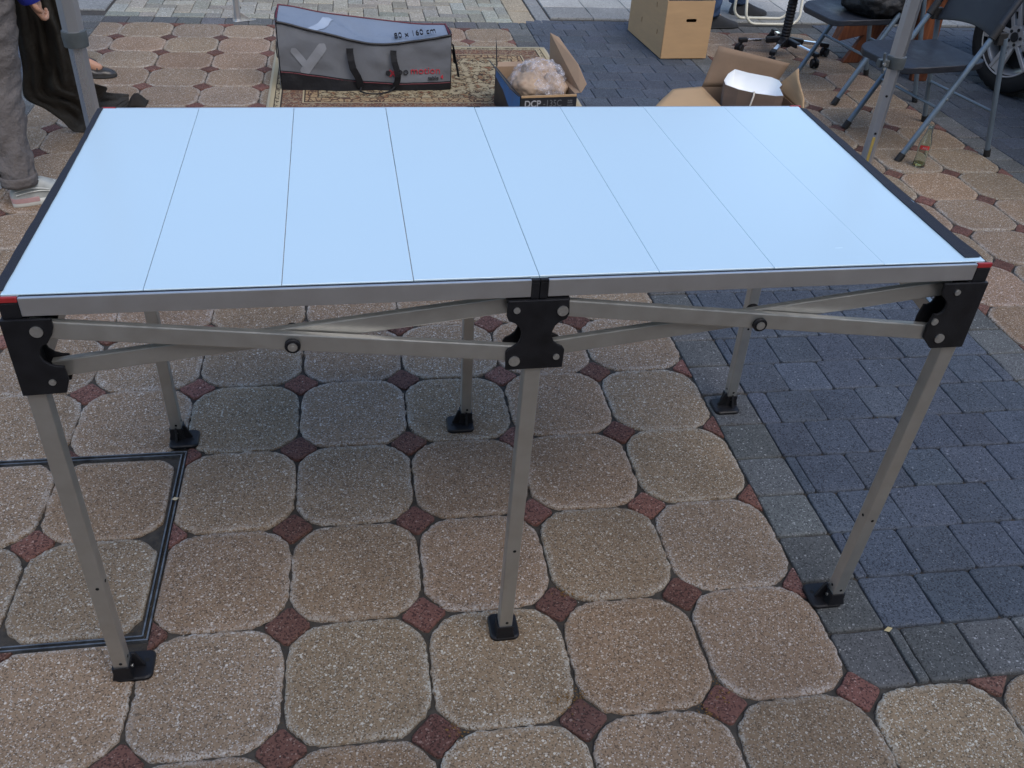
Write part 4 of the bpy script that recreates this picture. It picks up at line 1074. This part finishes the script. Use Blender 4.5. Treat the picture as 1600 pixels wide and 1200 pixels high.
prof = [(-1.98, .38), (-2.0, .55), (-1.95, .72), (-1.2, .90), (-.75, 1.32), (-.2, 1.42), (.7, 1.42), (1.35, 1.05), (2.05, .92), (2.28, .72), (2.32, .50), (2.28, .37)]
def arch(cy):
    return [(cy+.37*cos(radians(a)), .318+.37*sin(radians(a))) for a in range(8, 173, 12)]
low = [(2.25, .37)]
poly = [(y, z) for y, z in prof]+[(1.46+.37, .37)]+arch(1.46)+[(1.46-.37, .26), (-1.14+.37, .26)]+arch(-1.14)+[(-1.14-.37, .37)]
b = MB(); b.prism(poly, 'x', -.86, -.62); b.prism(poly, 'x', .62, .86); 
poly2 = [(y, z) for y, z in prof]+[(1.9, .37), (-1.6, .37)]
b.prism([(y, z) for y, z in prof[0:4]]+[(2.05, .92)]+prof[9:], 'x', -.619, .619); b.build('body', M['carpaint'], car, bevel=.03, sm=40)
b = MB(); b.prism([(-1.15, .93), (-.72, 1.30), (-.2, 1.40), (.68, 1.40), (1.3, 1.04)], 'x', -.616, .616); b.build('cabin_glass', M['glass'] if 'glass' in M else M['brakedark'], car)
for sx in (-1, 1):
    b = MB(); b.prism([(2.323, .60), (2.335, .60), (2.30, .74), (2.288, .74)], 'x', sx*.72-.12, sx*.72+.12); b.build('headlight', M['whitepaint'], car)

# ------------------------------------------------------------------ glass bottle
def glassmat(name, col, ior=1.45, rough=.03):
    m, t, b = nmat(name); b.inputs['Base Color'].default_value = (*col, 1); b.inputs['Transmission Weight'].default_value = 1; b.inputs['Roughness'].default_value = rough; b.inputs['IOR'].default_value = ior; return m
bt = thing('glass_bottle', 'clear glass soft drink bottle with a red label by the folding chair', 'bottle', (3.238, 2.545, 0))
pr = [(0, .002), (.024, .002), (.0285, .006), (.029, .012), (.0275, .03), (.0255, .05), (.0262, .07), (.0285, .095), (.0285, .11), (.0265, .125), (.021, .145), (.0155, .165), (.013, .185), (.0128, .20), (.0145, .203), (.0145, .208), (.0128, .210)]
inn = [(.0105, .210), (.0105, .185), (.013, .165), (.0185, .145), (.024, .125), (.026, .11), (.026, .095), (.0237, .07), (.023, .05), (.025, .03), (.0255, .014), (.018, .009), (.0, .008)]
n = 32; b = MB(); b.rings([[(max(r_, 1e-4)*cos(2*pi*i/n), max(r_, 1e-4)*sin(2*pi*i/n), z) for i in range(n)] for r_, z in pr+inn], 1, 1)
b.build('bottle_glass', glassmat('pale glass', (.86, .93, .88)), bt, sm=60, fixn=False)
b = MB(); b.rings([[(r_*cos(2*pi*i/n), r_*sin(2*pi*i/n), z) for i in range(n)] for r_, z in [(.0175, .0092), (.0252, .0145), (.0250, .022)]], 1, 1); b.build('drink_rest', glassmat('yellowish rest of drink', (.85, .78, .35), 1.33), bt, sm=60)
b = MB(); n = 16
b.rings([[(.0292*cos(radians(a)), .0292*sin(radians(a)), z) for a in range(195, 290, 6)] for z in (.095, .113)], 0, 0)
b.build('label', mat('red label', (.55, .03, .03), .5), bt, fixn=False, thick=.0004)
text('lettering', 'MC', .013, M['white'], bt, frame((-.0235, -.0215, .0985), (.86, -.5, 0), (0, 0, 1)), ext=.0006, xs=1.3)

# ------------------------------------------------------------------ office chair base
M['chrome'] = mat('polished chrome', (.8, .8, .82), .12, metal=1.0, var=.03)
oc3 = thing('office_chair', 'office chair with a black column on a five arm chrome and black castor base', 'office chair', (3.31, 4.36, 0))
for k in range(5):
    a = radians([168, 232, 292, 352, 80][k]); ux, uy = cos(a), sin(a); R = .27
    b = MB(); b.bar((ux*.03, uy*.03, .098), (ux*.12, uy*.12, .088), .038, .034); o = b.build('base_arm', M['blackplastic'], oc3, bevel=.006)
    b = MB(); b.bar((ux*.12, uy*.12, .089), (ux*(R-.035), uy*(R-.035), .080), .027, .018); b.build('chrome_cover', M['chrome'], o, bevel=.004)
    b = MB(); b.bar((ux*(R-.035), uy*(R-.035), .080), (ux*(R+.022), uy*(R+.022), .074), .036, .026); b.cyl((ux*R, uy*R, .05), (ux*R, uy*R, .07), .008); b.build('arm_tip', M['blackplastic'], o, bevel=.005)
    b = MB(); ca = a+[.9, .3, -.5, .8, .4][k]; vx, vy = cos(ca), sin(ca); c = Vector((ux*R+vx*.018, uy*R+vy*.018, .0275)); sd = Vector((-vy, vx, 0))
    for s_ in (-1, 1): b.cyl(c+sd*(s_*.007), c+sd*(s_*.022), .0275, 24)
    b.cyl(c-sd*.007, c+sd*.007, .014, 16); q = c+Vector((0, 0, .012)); b.cyl(q-sd*.006, q+sd*.006, .03, 20)
    b.build('castor', M['blackplastic'], oc3, bevel=.003, sm=40)
b = MB(); n = 28; zz = []
for i in range(25):
    z = .10+i*.0095; zz.append((.027+(.0035 if i % 2 else 0)+(.014 if i < 1 else 0), z))
pr = [(.02, .055), (.045, .06), (.052, .085), (.045, .11)]+zz+[(.028, .345), (.028, .46)]
b.rings([[(r_*cos(2*pi*i/n), r_*sin(2*pi*i/n), z) for i in range(n)] for r_, z in pr]); b.build('column', M['blackplastic'], oc3, sm=35)
b = MB(); b.rings([[((.23-.03*k_)*cos(2*pi*i/40), (.23-.03*k_)*sin(2*pi*i/40), z) for i in range(40)] for k_, z in ((1, .46), (0, .48), (0, .53), (1.2, .55))]); b.build('seat', M['chairblack'], oc3, bevel=.01, sm=40)

# ------------------------------------------------------------------ white garden chair
M['cream'] = mat('cream enamel tube', (.62, .60, .50), .35, var=.05, scale=10)
wc = thing('garden_chair', 'cream white tubular garden chair behind the black column', 'garden chair', (3.54, 5.15, 0))
def arcpts(c0, c1, lean, ztop, r=.075):
    """U-shaped tube in a plane leaning in y"""
    y0 = c0; xl, xr = -.205, .205; pts = [(xl-.01, y0+lean*ztop, ztop)]
    pts += [(xl, y0+lean*r*1.4, r*1.4)]
    for k in range(7): a = radians(180+15*k); pts.append((xl+r+r*cos(a), y0+lean*(r+r*sin(a)), .011+r+r*sin(a)))
    for k in range(7): a = radians(270+15*k); pts.append((xr-r+r*cos(a), y0+lean*(r+r*sin(a)), .011+r+r*sin(a)))
    pts += [(xr, y0+lean*r*1.4, r*1.4), (xr+.02, y0+lean*ztop, ztop)]
    return pts
b = MB(); b.tube(arcpts(-.09, 0, .25, .50), .0095, 10); b.build('leg_frame', M['cream'], wc, sm=60)
b = MB(); b.tube([(x*1.0-.03*(x < 0)-.02*(x > 0), y, z) for x, y, z in arcpts(.07, 0, .02, .42)], .0095, 10); b.build('leg_frame', M['cream'], wc, sm=60)
b = MB(); b.box((-.22, -.12, .44), (.22, .32, .46)); b.build('seat', M['cream'], wc, bevel=.006)
b = MB(); b.box((-.22, .32, .50), (.22, .34, .95)); b.bar((-.2, .32, .44), (-.2, .35, .95), .02, .02); b.bar((.2, .32, .44), (.2, .35, .95), .02, .02); b.build('backrest', M['cream'], wc, bevel=.005)

# ------------------------------------------------------------------ people
M['skin'] = mat('skin', (.42, .22, .14), .55, var=.08, scale=12, bs=.05, bscale=120)
M['hair'] = mat('brown hair', (.06, .035, .02), .6, var=.3, scale=30, stretch=(3, 3, .4), bs=.6, bscale=80)
def skinbody(name, J, E, parent, root='pelvis'):
    """continuous body: joints J {name:(pos,radius)}, edges E"""
    keys = list(J); me = bpy.data.meshes.new(name); me.from_pydata([J[k][0] for k in keys], [(keys.index(a), keys.index(b)) for a, b in E], []); me.update()
    o = link(name, me, M['skin'], parent)
    sk = o.modifiers.new('skin', 'SKIN'); sk.use_smooth_shade = True
    sv = me.skin_vertices[0].data if me.skin_vertices else None
    if sv is None:
        bm = bmesh.new(); bm.from_mesh(me); bm.verts.layers.skin.verify(); bm.to_mesh(me); bm.free(); sv = me.skin_vertices[0].data
    for i, k in enumerate(keys):
        r = J[k][1]; sv[i].radius = r if isinstance(r, tuple) else (r, r); sv[i].use_root = (k == root)
    x = o.modifiers.new('sub', 'SUBSURF'); x.levels = 2; x.render_levels = 2
    return o
def loftpath(b, pts, seg=28, wr=.006, seed=0, fold=1.0, caps=False):
    """cloth tube through (centre, rx, ry) with wrinkles"""
    out = []; m = []
    for (p, q) in zip(pts, pts[1:]):
        k = max(2, int((Vector(q[0])-Vector(p[0])).length/.012))
        for i in range(k):
            t_ = i/k; m.append((Vector(p[0]).lerp(Vector(q[0]), t_), p[1]+(q[1]-p[1])*t_, p[2]+(q[2]-p[2])*t_))
    m.append((Vector(pts[-1][0]), pts[-1][1], pts[-1][2]))
    for _ in range(4):
        m = [m[0]]+[(m[i-1][0]*.25+m[i][0]*.5+m[i+1][0]*.25, m[i-1][1]*.25+m[i][1]*.5+m[i+1][1]*.25, m[i-1][2]*.25+m[i][2]*.5+m[i+1][2]*.25) for i in range(1, len(m)-1)]+[m[-1]]
    rings_ = []
    for c, rx, ry in m:
        ring_ = []
        for j in range(seg):
            a = 2*pi*j/seg; p = Vector((cos(a)*1.2, sin(a)*1.2, c.z*22+sin(a+seed)*1.8))
            w_ = wr*fold*(noise.noise(p+Vector((seed*5, 0, 0)))+.7*noise.noise(p*2.1+Vector((0, seed*3, 0)))-.5*abs(noise.noise(p*1.6))); ring_.append((c.x+(rx+w_)*cos(a), c.y+(ry+w_)*sin(a), c.z+w_*.4))
        rings_.append(ring_)
    b.rings(rings_, caps, caps); return b
def shoe(parent, heel, ang, L, kind, z0=0.0, lift=0.0):
    """sneaker, flat or boot pointing along ang from the heel point"""
    def T(u, v, z): x, y = rot2(u, v, ang); return (heel[0]+x, heel[1]+y, z0+z+lift*u/L)
    S = [(0.0, .020, .045), (.05, .032, .080), (.18, .037, .092), (.30, .037, .098), (.45, .039, .096), (.60, .045, .074), (.78, .047, .052), (.90, .038, .042), (.97, .024, .032), (1.0, .008, .022)]
    if kind == 'flat': S = [(t_, w_*.9, h*(.55 if t_ < .62 else .85)) for t_, w_, h in S]
    if kind == 'boot': S = [(t_, w_*1.05, h*(1.05 if t_ < .45 else .88)) for t_, w_, h in S]
    mats = {'sneaker': ('sneakergrey', 'solewhite'), 'flat': ('flatdark', 'soleblack'), 'boot': ('bootgrey', 'soleblack')}[kind]
    sh = .026 if kind == 'sneaker' else .012
    def sec(t_, w_, h, n=20, lo=0.0):
        out = []
        for j in range(n+1):
            a = pi*j/n; cw = cos(a); out.append(T(t_*L, w_*(1 if cw > 0 else -1)*abs(cw)**.7, lo+(h-lo)*sin(a)**.8))
        return out
    SS = []
    for (a, b_) in zip(S, S[1:]):
        for k in range(3): t_ = k/3; SS.append(tuple(a[i]+(b_[i]-a[i])*t_ for i in range(3)))
    SS.append(S[-1])
    b = MB(); R_ = [sec(*q, lo=sh*.8) for q in SS]; n = len(R_[0])
    b.rings(R_); o = b.build('shoe', M[mats[0]], parent, sm=60)
    b = MB(); prof = [(t_*L, w_+.004) for t_, w_, h in SS]
    def outl(s_, z): return [T(u, w_*s_, z) for u, w_ in prof]+[T(u, -w_*s_, z) for u, w_ in reversed(prof)]
    b.rings([outl(.93, 0), outl(1.0, .004), outl(1.02, sh*.8), outl(.97, sh)]); b.build('sole', M[mats[1]], o, sm=50)
    if kind == 'sneaker':
        b = MB(); hp = [(u, w_) for u, w_ in prof if u < L*.36]
        ol = lambda s_, z: [T(u*1-.001, w_*s_, z) for u, w_ in hp]+[T(u-.001, -w_*s_, z) for u, w_ in reversed(hp)]
        b.rings([ol(1.035, .017), ol(1.045, .023), ol(1.02, .034)]); b.build('heel_stripe', M['pink'], o, sm=50)
        for k in range(5):
            u = L*(.42+.055*k); b = MB(); h = [.090, .085, .078, .071, .064][k]
            b.tube([T(u, -.020, h-.010), T(u+.004, -.008, h+.001), T(u+.004, .008, h+.001), T(u, .020, h-.010)], .0028, 6); b.build('lace', M['solewhite'], o)
        b = MB(); b.rings([[T(L*.235+cos(2*pi*j/20)*.052, sin(2*pi*j/20)*.034, z+.012*cos(2*pi*j/20)*-1) for j in range(20)] for z in (.078, .098, .106)], 0, 0); b.build('collar', M['sneakergrey'], o, thick=.006, sm=60)
    if kind == 'sneaker':
        for z, u1 in ((.050, .62), (.064, .50)):
            b = MB(); b.tube([T(L*(.06+(u1-.06)*q/8), -(.0375+.007*q/8), z-.004*q/8+.010*sin(pi*q/8)) for q in range(9)], .0022, 6); b.build('side_stripe', M['solewhite'], o)
    if kind == 'flat':
        b = MB(); b.tube([T(L*.62, -.028, .040), T(L*.63, 0, .060), T(L*.62, .028, .040)], .004, 6); b.tube([T(L*.60, -.006, .062), T(L*.67, .006, .056)], .005, 6); b.build('bow', M['flatdark'], o)
    return o
M['sneakergrey'] = mat('grey sneaker leather', (.33, .34, .32), .5, var=.2, scale=30, bs=.3, bscale=200)
M['solewhite'] = mat('white rubber sole', (.60, .60, .55), .55, var=.08, scale=20)
M['pink'] = mat('dusty pink rubber', (.42, .26, .25), .6, var=.1, scale=20)
M['flatdark'] = mat('pewter flat shoe', (.055, .05, .045), .3, metal=.4, var=.3, scale=30)
M['bootgrey'] = mat('dark grey suede', (.030, .032, .036), .85, var=.15, scale=30)
M['soleblack'] = mat('black sole', (.02, .02, .02), .7)
M['trousers'] = fabric('grey brown cotton', (.120, .106, .100), .9, .12, .8, 22)
M['bluewool'] = fabric('royal blue knit', (.012, .02, .22), .9, .1, .4, 20)
M['darkwear'] = fabric('black brown cloth', (.020, .017, .014), .9, .25, .6, 9)
M['jeans'] = fabric('blue denim', (.03, .055, .11), .9, .15, .5, 14)
M['grey knit'] = fabric('grey knit', (.15, .15, .16), .9, .1, .4, 20)
def person(label, base, ang, feet, knees, hips, hands, kind, legm, topm, L=.27, hand_pose=None, legs_r=None, cuffz=.11):
    """all joint positions are world coordinates; right then left"""
    B_ = Vector((*base, 0)); root = thing('person', label, 'person', tuple(B_))
    f = Vector((cos(ang), sin(ang), 0)); rt = Vector((sin(ang), -cos(ang), 0))
    J = {}; E = []
    pel = (Vector(hips[0])+Vector(hips[1]))/2+Vector((0, 0, .03))
    J['pelvis'] = (pel-B_, (.12, .09)); J['spine'] = (pel-B_+Vector((0, 0, .17)), (.11, .08)); ch_ = pel+Vector((0, 0, .36))
    J['chest'] = (ch_-B_, (.14, .10)); J['neckb'] = (ch_-B_+Vector((0, 0, .13)), (.06, .05)); J['neck'] = (ch_-B_+Vector((0, 0, .20))+f*.01, (.052, .052))
    J['head'] = (ch_-B_+Vector((0, 0, .28))+f*.02, (.072, .085)); J['crown'] = (ch_-B_+Vector((0, 0, .39))+f*.015, (.070, .088)); 
    J['nose'] = (ch_-B_+Vector((0, 0, .325))+f*.115, (.012, .012))
    E += [('pelvis', 'spine'), ('spine', 'chest'), ('chest', 'neckb'), ('neckb', 'neck'), ('neck', 'head'), ('head', 'crown'), ('head', 'nose')]
    for s_, k in (('r', 0), ('l', 1)):
        h, kn, ft = Vector(hips[k])-B_, Vector(knees[k])-B_, Vector((*feet[k][0], .09))-B_
        fa = feet[k][1]; fd = Vector((cos(fa), sin(fa), 0))
        an = ft+fd*.06
        J['hip'+s_] = (h, (.085, .085)); J['knee'+s_] = (kn, (.052, .052)); J['calf'+s_] = (kn.lerp(an, .35), (.050, .050)); J['ankle'+s_] = (an, (.034, .034)); J['toe'+s_] = (an+fd*.11+Vector((0, 0, -.055)), (.026, .018))
        E += [('pelvis', 'hip'+s_), ('hip'+s_, 'knee'+s_), ('knee'+s_, 'calf'+s_), ('calf'+s_, 'ankle'+s_), ('ankle'+s_, 'toe'+s_)]
        sd = rt*(1 if k == 0 else -1); sh_ = ch_-B_+sd*.17+Vector((0, 0, .06)); wr = Vector(hands[k])-B_
        el = sh_.lerp(wr, .5)-f*.03+sd*.02
        J['sh'+s_] = (sh_, (.055, .055)); J['el'+s_] = (el, (.038, .038)); J['wr'+s_] = (wr, (.024, .020))
        dn = (wr-el).normalized(); pc = wr+dn*.075
        J['palm'+s_] = (pc, (.034, .022)); E += [('chest', 'sh'+s_), ('sh'+s_, 'el'+s_), ('el'+s_, 'wr'+s_), ('wr'+s_, 'palm'+s_)]
        side = dn.cross(f).normalized(); curl = (f*(.35) - sd*.75).normalized()
        for q in range(4):
            off = side*((q-1.5)*.019); l1 = [.034, .038, .036, .028][q]
            a0 = pc+off*1.0+dn*.012; a1 = a0+dn*l1*.75+curl*.006; a2 = a1+(dn*.3+curl*.9).normalized()*l1*.7; a3 = a2+(curl*.7-dn*.7).normalized()*l1*.6
            for nm, p_, r_ in (('a', a0, .0095), ('b', a1, .0085), ('c', a2, .0078), ('d', a3, .0068)): J['f%d%s%s' % (q, nm, s_)] = (p_, (r_, r_))
            E += [('palm'+s_, 'f%da%s' % (q, s_)), ('f%da%s' % (q, s_), 'f%db%s' % (q, s_)), ('f%db%s' % (q, s_), 'f%dc%s' % (q, s_)), ('f%dc%s' % (q, s_), 'f%dd%s' % (q, s_))]
        t0 = wr+dn*.035+side*.030; t1 = t0+(dn*.7+side*.5+curl*.3).normalized()*.032; t2 = t1+(dn*.7+curl*.7).normalized()*.028
        for nm, p_, r_ in (('ta', t0, .012), ('tb', t1, .0095), ('tc', t2, .008)): J[nm+s_] = (p_, (r_, r_))
        E += [('wr'+s_, 'ta'+s_), ('ta'+s_, 'tb'+s_), ('tb'+s_, 'tc'+s_)]
    body = skinbody('body', J, E, root)
    # hair
    b = MB(); hc = ch_-B_+Vector((0, 0, .345))-f*.005
    b.grid(lambda a, e: tuple(hc+Vector((sin(a*pi*.62)*cos(e*2*pi)*.098, sin(a*pi*.62)*sin(e*2*pi)*.098, cos(a*pi*.62)*.125))+f*(-.03*a)), 16, 28); b.build('hair', M['hair'], body, thick=.01, sm=60)
    # clothes
    lr = legs_r or [(.068, .068), (.07, .07), (.080, .080), (.098, .098), (.105, .11)]
    b = MB()
    for k in (0, 1):
        h, kn = Vector(hips[k])-B_, Vector(knees[k])-B_; fa = feet[k][1]; an = Vector((*feet[k][0], 0))-B_+Vector((cos(fa)*.045, sin(fa)*.045, 0))
        c0 = Vector((an.x, an.y, cuffz)); cm = c0.lerp(kn, .5)
        loftpath(b, [(c0, *lr[0]), (cm, *lr[1]), (kn, *lr[2]), (kn.lerp(h, .6), *lr[3]), (h+Vector((0, 0, .02)), *lr[4])], wr=.013, seed=k+len(label))
    loftpath(b, [(pel-B_-Vector((0, 0, .07)), .14, .17), (pel-B_+Vector((0, 0, .08)), .13, .16)], seg=32)
    tr = b.build('trousers', M[legm], root, sm=70, thick=.003)
    for k in (0, 1):
        fa = feet[k][1]; an = Vector((*feet[k][0], 0))-B_+Vector((cos(fa)*.045, sin(fa)*.045, 0))
        if kind == 'sneaker':
            b = MB(); loftpath(b, [(Vector((an.x, an.y, cuffz-.004)), lr[0][0]+.005, lr[0][1]+.005), (Vector((an.x, an.y, cuffz+.036)), lr[0][0]+.0065, lr[0][1]+.0065)], wr=.003, seed=k); b.build('cuff', M[legm], tr, sm=70, thick=.003)
    b = MB()
    loftpath(b, [(pel-B_+Vector((0, 0, .0)), .145, .18), (ch_-B_, .14, .20), (ch_-B_+Vector((0, 0, .10)), .11, .18), (ch_-B_+Vector((0, 0, .15)), .065, .075)], seg=36, wr=.008)
    for k, s_ in ((0, 'r'), (1, 'l')):
        sh_, el, wr = Vector(J['sh'+s_][0]), Vector(J['el'+s_][0]), Vector(J['wr'+s_][0])
        b.tube([sh_, sh_.lerp(el, .5), el, el.lerp(wr, .5), wr+(wr-el).normalized()*.02, wr+(wr-el).normalized()*.042], [.068, .058, .052, .050, .048, .044], 20)
    b.build('jumper', M[topm], root, sm=70)
    for k in (0, 1):
        shoe(root, (feet[k][0][0]-B_.x-cos(feet[k][1])*.0, feet[k][0][1]-B_.y), feet[k][1], L, kind)
    return root
fa = .40
p1 = person('person in grey turned-up trousers, sneakers and a blue sleeve holding dark cloth', (-.83, 2.45), .25,
    [((-.782, 2.305), fa), ((-1.135, 2.42), .22)], [(-.760, 2.435, .45), (-.98, 2.52, .47)], [(-.705, 2.46, .88), (-.77, 2.63, .88)],
    [(-.596, 2.48, .760), (-.54, 2.75, .86)], 'sneaker', 'trousers', 'bluewool', L=.275,
    legs_r=[(.060, .060), (.064, .066), (.078, .080), (.092, .095), (.105, .11)], cuffz=.088)
p2 = person('person behind the dark cloth showing one bare ankle in a pewter flat shoe', (-.92, 3.95), 0.0,
    [((-.900, 3.875), .05), ((-1.03, 4.05), .1)], [(-.875, 3.90, .46), (-.96, 4.06, .46)], [(-.92, 3.88, .86), (-.92, 4.05, .86)],
    [(-.86, 3.72, .78), (-.86, 4.2, .78)], 'flat', 'darkwear', 'darkwear', L=.235, legs_r=[(.055, .055), (.06, .06), (.07, .07), (.085, .085), (.10, .11)], cuffz=.16)
p3 = person('person in blue jeans and dark grey shoes standing behind the tall carton', (3.18, 5.2), .1,
    [((2.985, 4.985), .15), ((3.335, 5.36), .0)], [(3.06, 5.06, .47), (3.33, 5.34, .48)], [(3.14, 5.14, .9), (3.22, 5.32, .9)],
    [(3.2, 4.95, .85), (3.3, 5.5, .85)], 'boot', 'jeans', 'grey knit', L=.285, legs_r=[(.066, .066), (.068, .068), (.076, .076), (.09, .09), (.105, .11)], cuffz=.085)

# ------------------------------------------------------------------ dark cloth held beside the pole
Lp = [(-.70, 2.62, .86), (-.712, 2.68, .66), (-.755, 2.76, .50), (-.790, 2.84, .36), (-.83, 2.90, .225), (-.775, 2.95, .155), (-.735, 3.0, .085), (-.70, 3.06, .006), (-.60, 3.10, .006), (-.56, 3.28, .005), (-.53, 3.40, .004)]
Rp = [(-.53, 2.62, .86), (-.55, 2.70, .66), (-.545, 2.76, .52), (-.575, 2.86, .375), (-.580, 2.93, .29), (-.548, 3.02, .235), (-.548, 3.14, .185), (-.588, 3.28, .118), (-.570, 3.44, .058), (-.552, 3.47, .045), (-.535, 3.48, .040)]
def catm(Pn, t_):
    n = len(Pn)-1; x = t_*n; i = min(int(x), n-1); f = x-i
    p = [Vector(Pn[max(0, min(n, i+k))]) for k in (-1, 0, 1, 2)]
    return .5*((2*p[1])+(p[2]-p[0])*f+(2*p[0]-5*p[1]+4*p[2]-p[3])*f*f+(3*p[1]-p[0]-3*p[2]+p[3])*f**3)
def clothp(a, e):
    l, r = catm(Lp, a), catm(Rp, a); c = l.lerp(r, e); n = Vector((.25, -.9, .35)).normalized()
    w_ = sin(pi*min(1, e*1.0))**.5 if 0 < e < 1 else 0
    fold = .022*sin(e*9+a*5)+.016*sin(e*23-a*9)+.008*sin(e*41+a*14)+.03*noise.noise(Vector((e*4, a*9, 2)))+.012*noise.noise(Vector((e*11, a*22, 5)))
    k = min(1, max(.15, (c.z)/.12)); c = c+n*(fold*w_*k)
    c.z = max(c.z, .004+.012*abs(sin(e*11+a*17))); return tuple(c)
b = MB(); b.grid(clothp, 90, 40); M['cloth'] = fabric('dark olive black cloth', (.034, .030, .024), .85, .3, .9, 11)
o = b.build('dark_cloth', M['cloth'], None, thick=.004, sm=80)
tag(o, 'large black brown cloth draping from the hand down to the pavers behind the pole', 'cloth')
b = MB(); b.grid(lambda a, e: (-.535+.085*e, 3.40+.10*a, .004+.05*sin(pi*a)*sin(pi*e)+.012*fbm((a*3, e*3, 0), 2, 4)*sin(pi*a)), 16, 16) ; o = b.build('cloth_scrap', M['darkwear'], None, thick=.003, sm=80); tag(o, 'small dark cloth scrap lying on the pavers just beyond the back left table corner', 'cloth')

# litter
b = MB(); b.add([(1.652, -.066, .0045), (1.664, -.060, .009), (1.676, -.062, .005), (1.664, -.070, .003)], [(0, 1, 2, 3)]); o = b.build('leaf', mat('dry leaf', (.40, .33, .18), .8), None, thick=.0008); tag(o, 'tiny dry yellow leaf in the joint near the right table foot', 'leaf')
b = MB(); b.add([(.030, .545, .003), (.036, .552, .0045), (.048, .549, .0035), (.040, .541, .003)], [(0, 1, 2, 3)]); o = b.build('leaf', mat('pale leaf', (.45, .38, .25), .8), None, thick=.0008); tag(o, 'tiny pale leaf on the frame of the inspection cover', 'leaf')

# loose grit, crumbs and bits of leaf caught in and beside the joints
random.seed(5)
def bits(name, label, m, n, lo, hi, spots=None):
    b = MB()
    for _ in range(n):
        if spots:
            cx, cy = random.choice(spots); u, v = cx+random.gauss(0, .016), cy+random.gauss(0, .016)
        else:
            i = random.randint(-3, 12); j = random.randint(-5, 14); 
            if random.random() < .5: u, v = i*P+random.gauss(0, .006), (j+random.random())*P
            else: u, v = (i+random.random())*P, j*P+random.gauss(0, .006)
        x, y = W2(u, v); r = random.uniform(lo, hi); a = random.random()*6.3; fl = random.uniform(.3, .8)
        z = .0012 if random.random() < .5 else -.004
        pts = [(x+r*cos(a+k*1.57)*random.uniform(.6, 1.2), y+r*sin(a+k*1.57)*random.uniform(.6, 1.2), z) for k in range(4)]
        b.add(pts+[(x, y, z+r*fl), (x, y, z-r*.5)], [(0, 1, 4), (1, 2, 4), (2, 3, 4), (3, 0, 4), (1, 0, 5), (2, 1, 5), (3, 2, 5), (0, 3, 5)])
    o = b.build(name, m); o['kind'] = 'stuff'; o['label'] = label; return o
bits('grit', 'loose pale grit caught along the paver joints', mat('pale grit', (.32, .30, .27), .9, var=.4, scale=120), 420, .0008, .0028)
bits('dark_crumbs', 'dark soil crumbs along the paver joints', mat('soil crumb', (.05, .038, .028), .95, var=.4, scale=120), 700, .001, .0036)
bits('moss', 'rusty brown moss crumbs around a few red inserts', mat('rusty moss', (.16, .085, .025), .95, var=.4, scale=200), 380, .0010, .0030,
     [(2.88*P, -1.85*P), (3.0*P, -1.80*P), (2.14*P, -2.0*P), (4.0*P, -1.9*P), (3.1*P, -.9*P), (3.85*P, -2.05*P)])
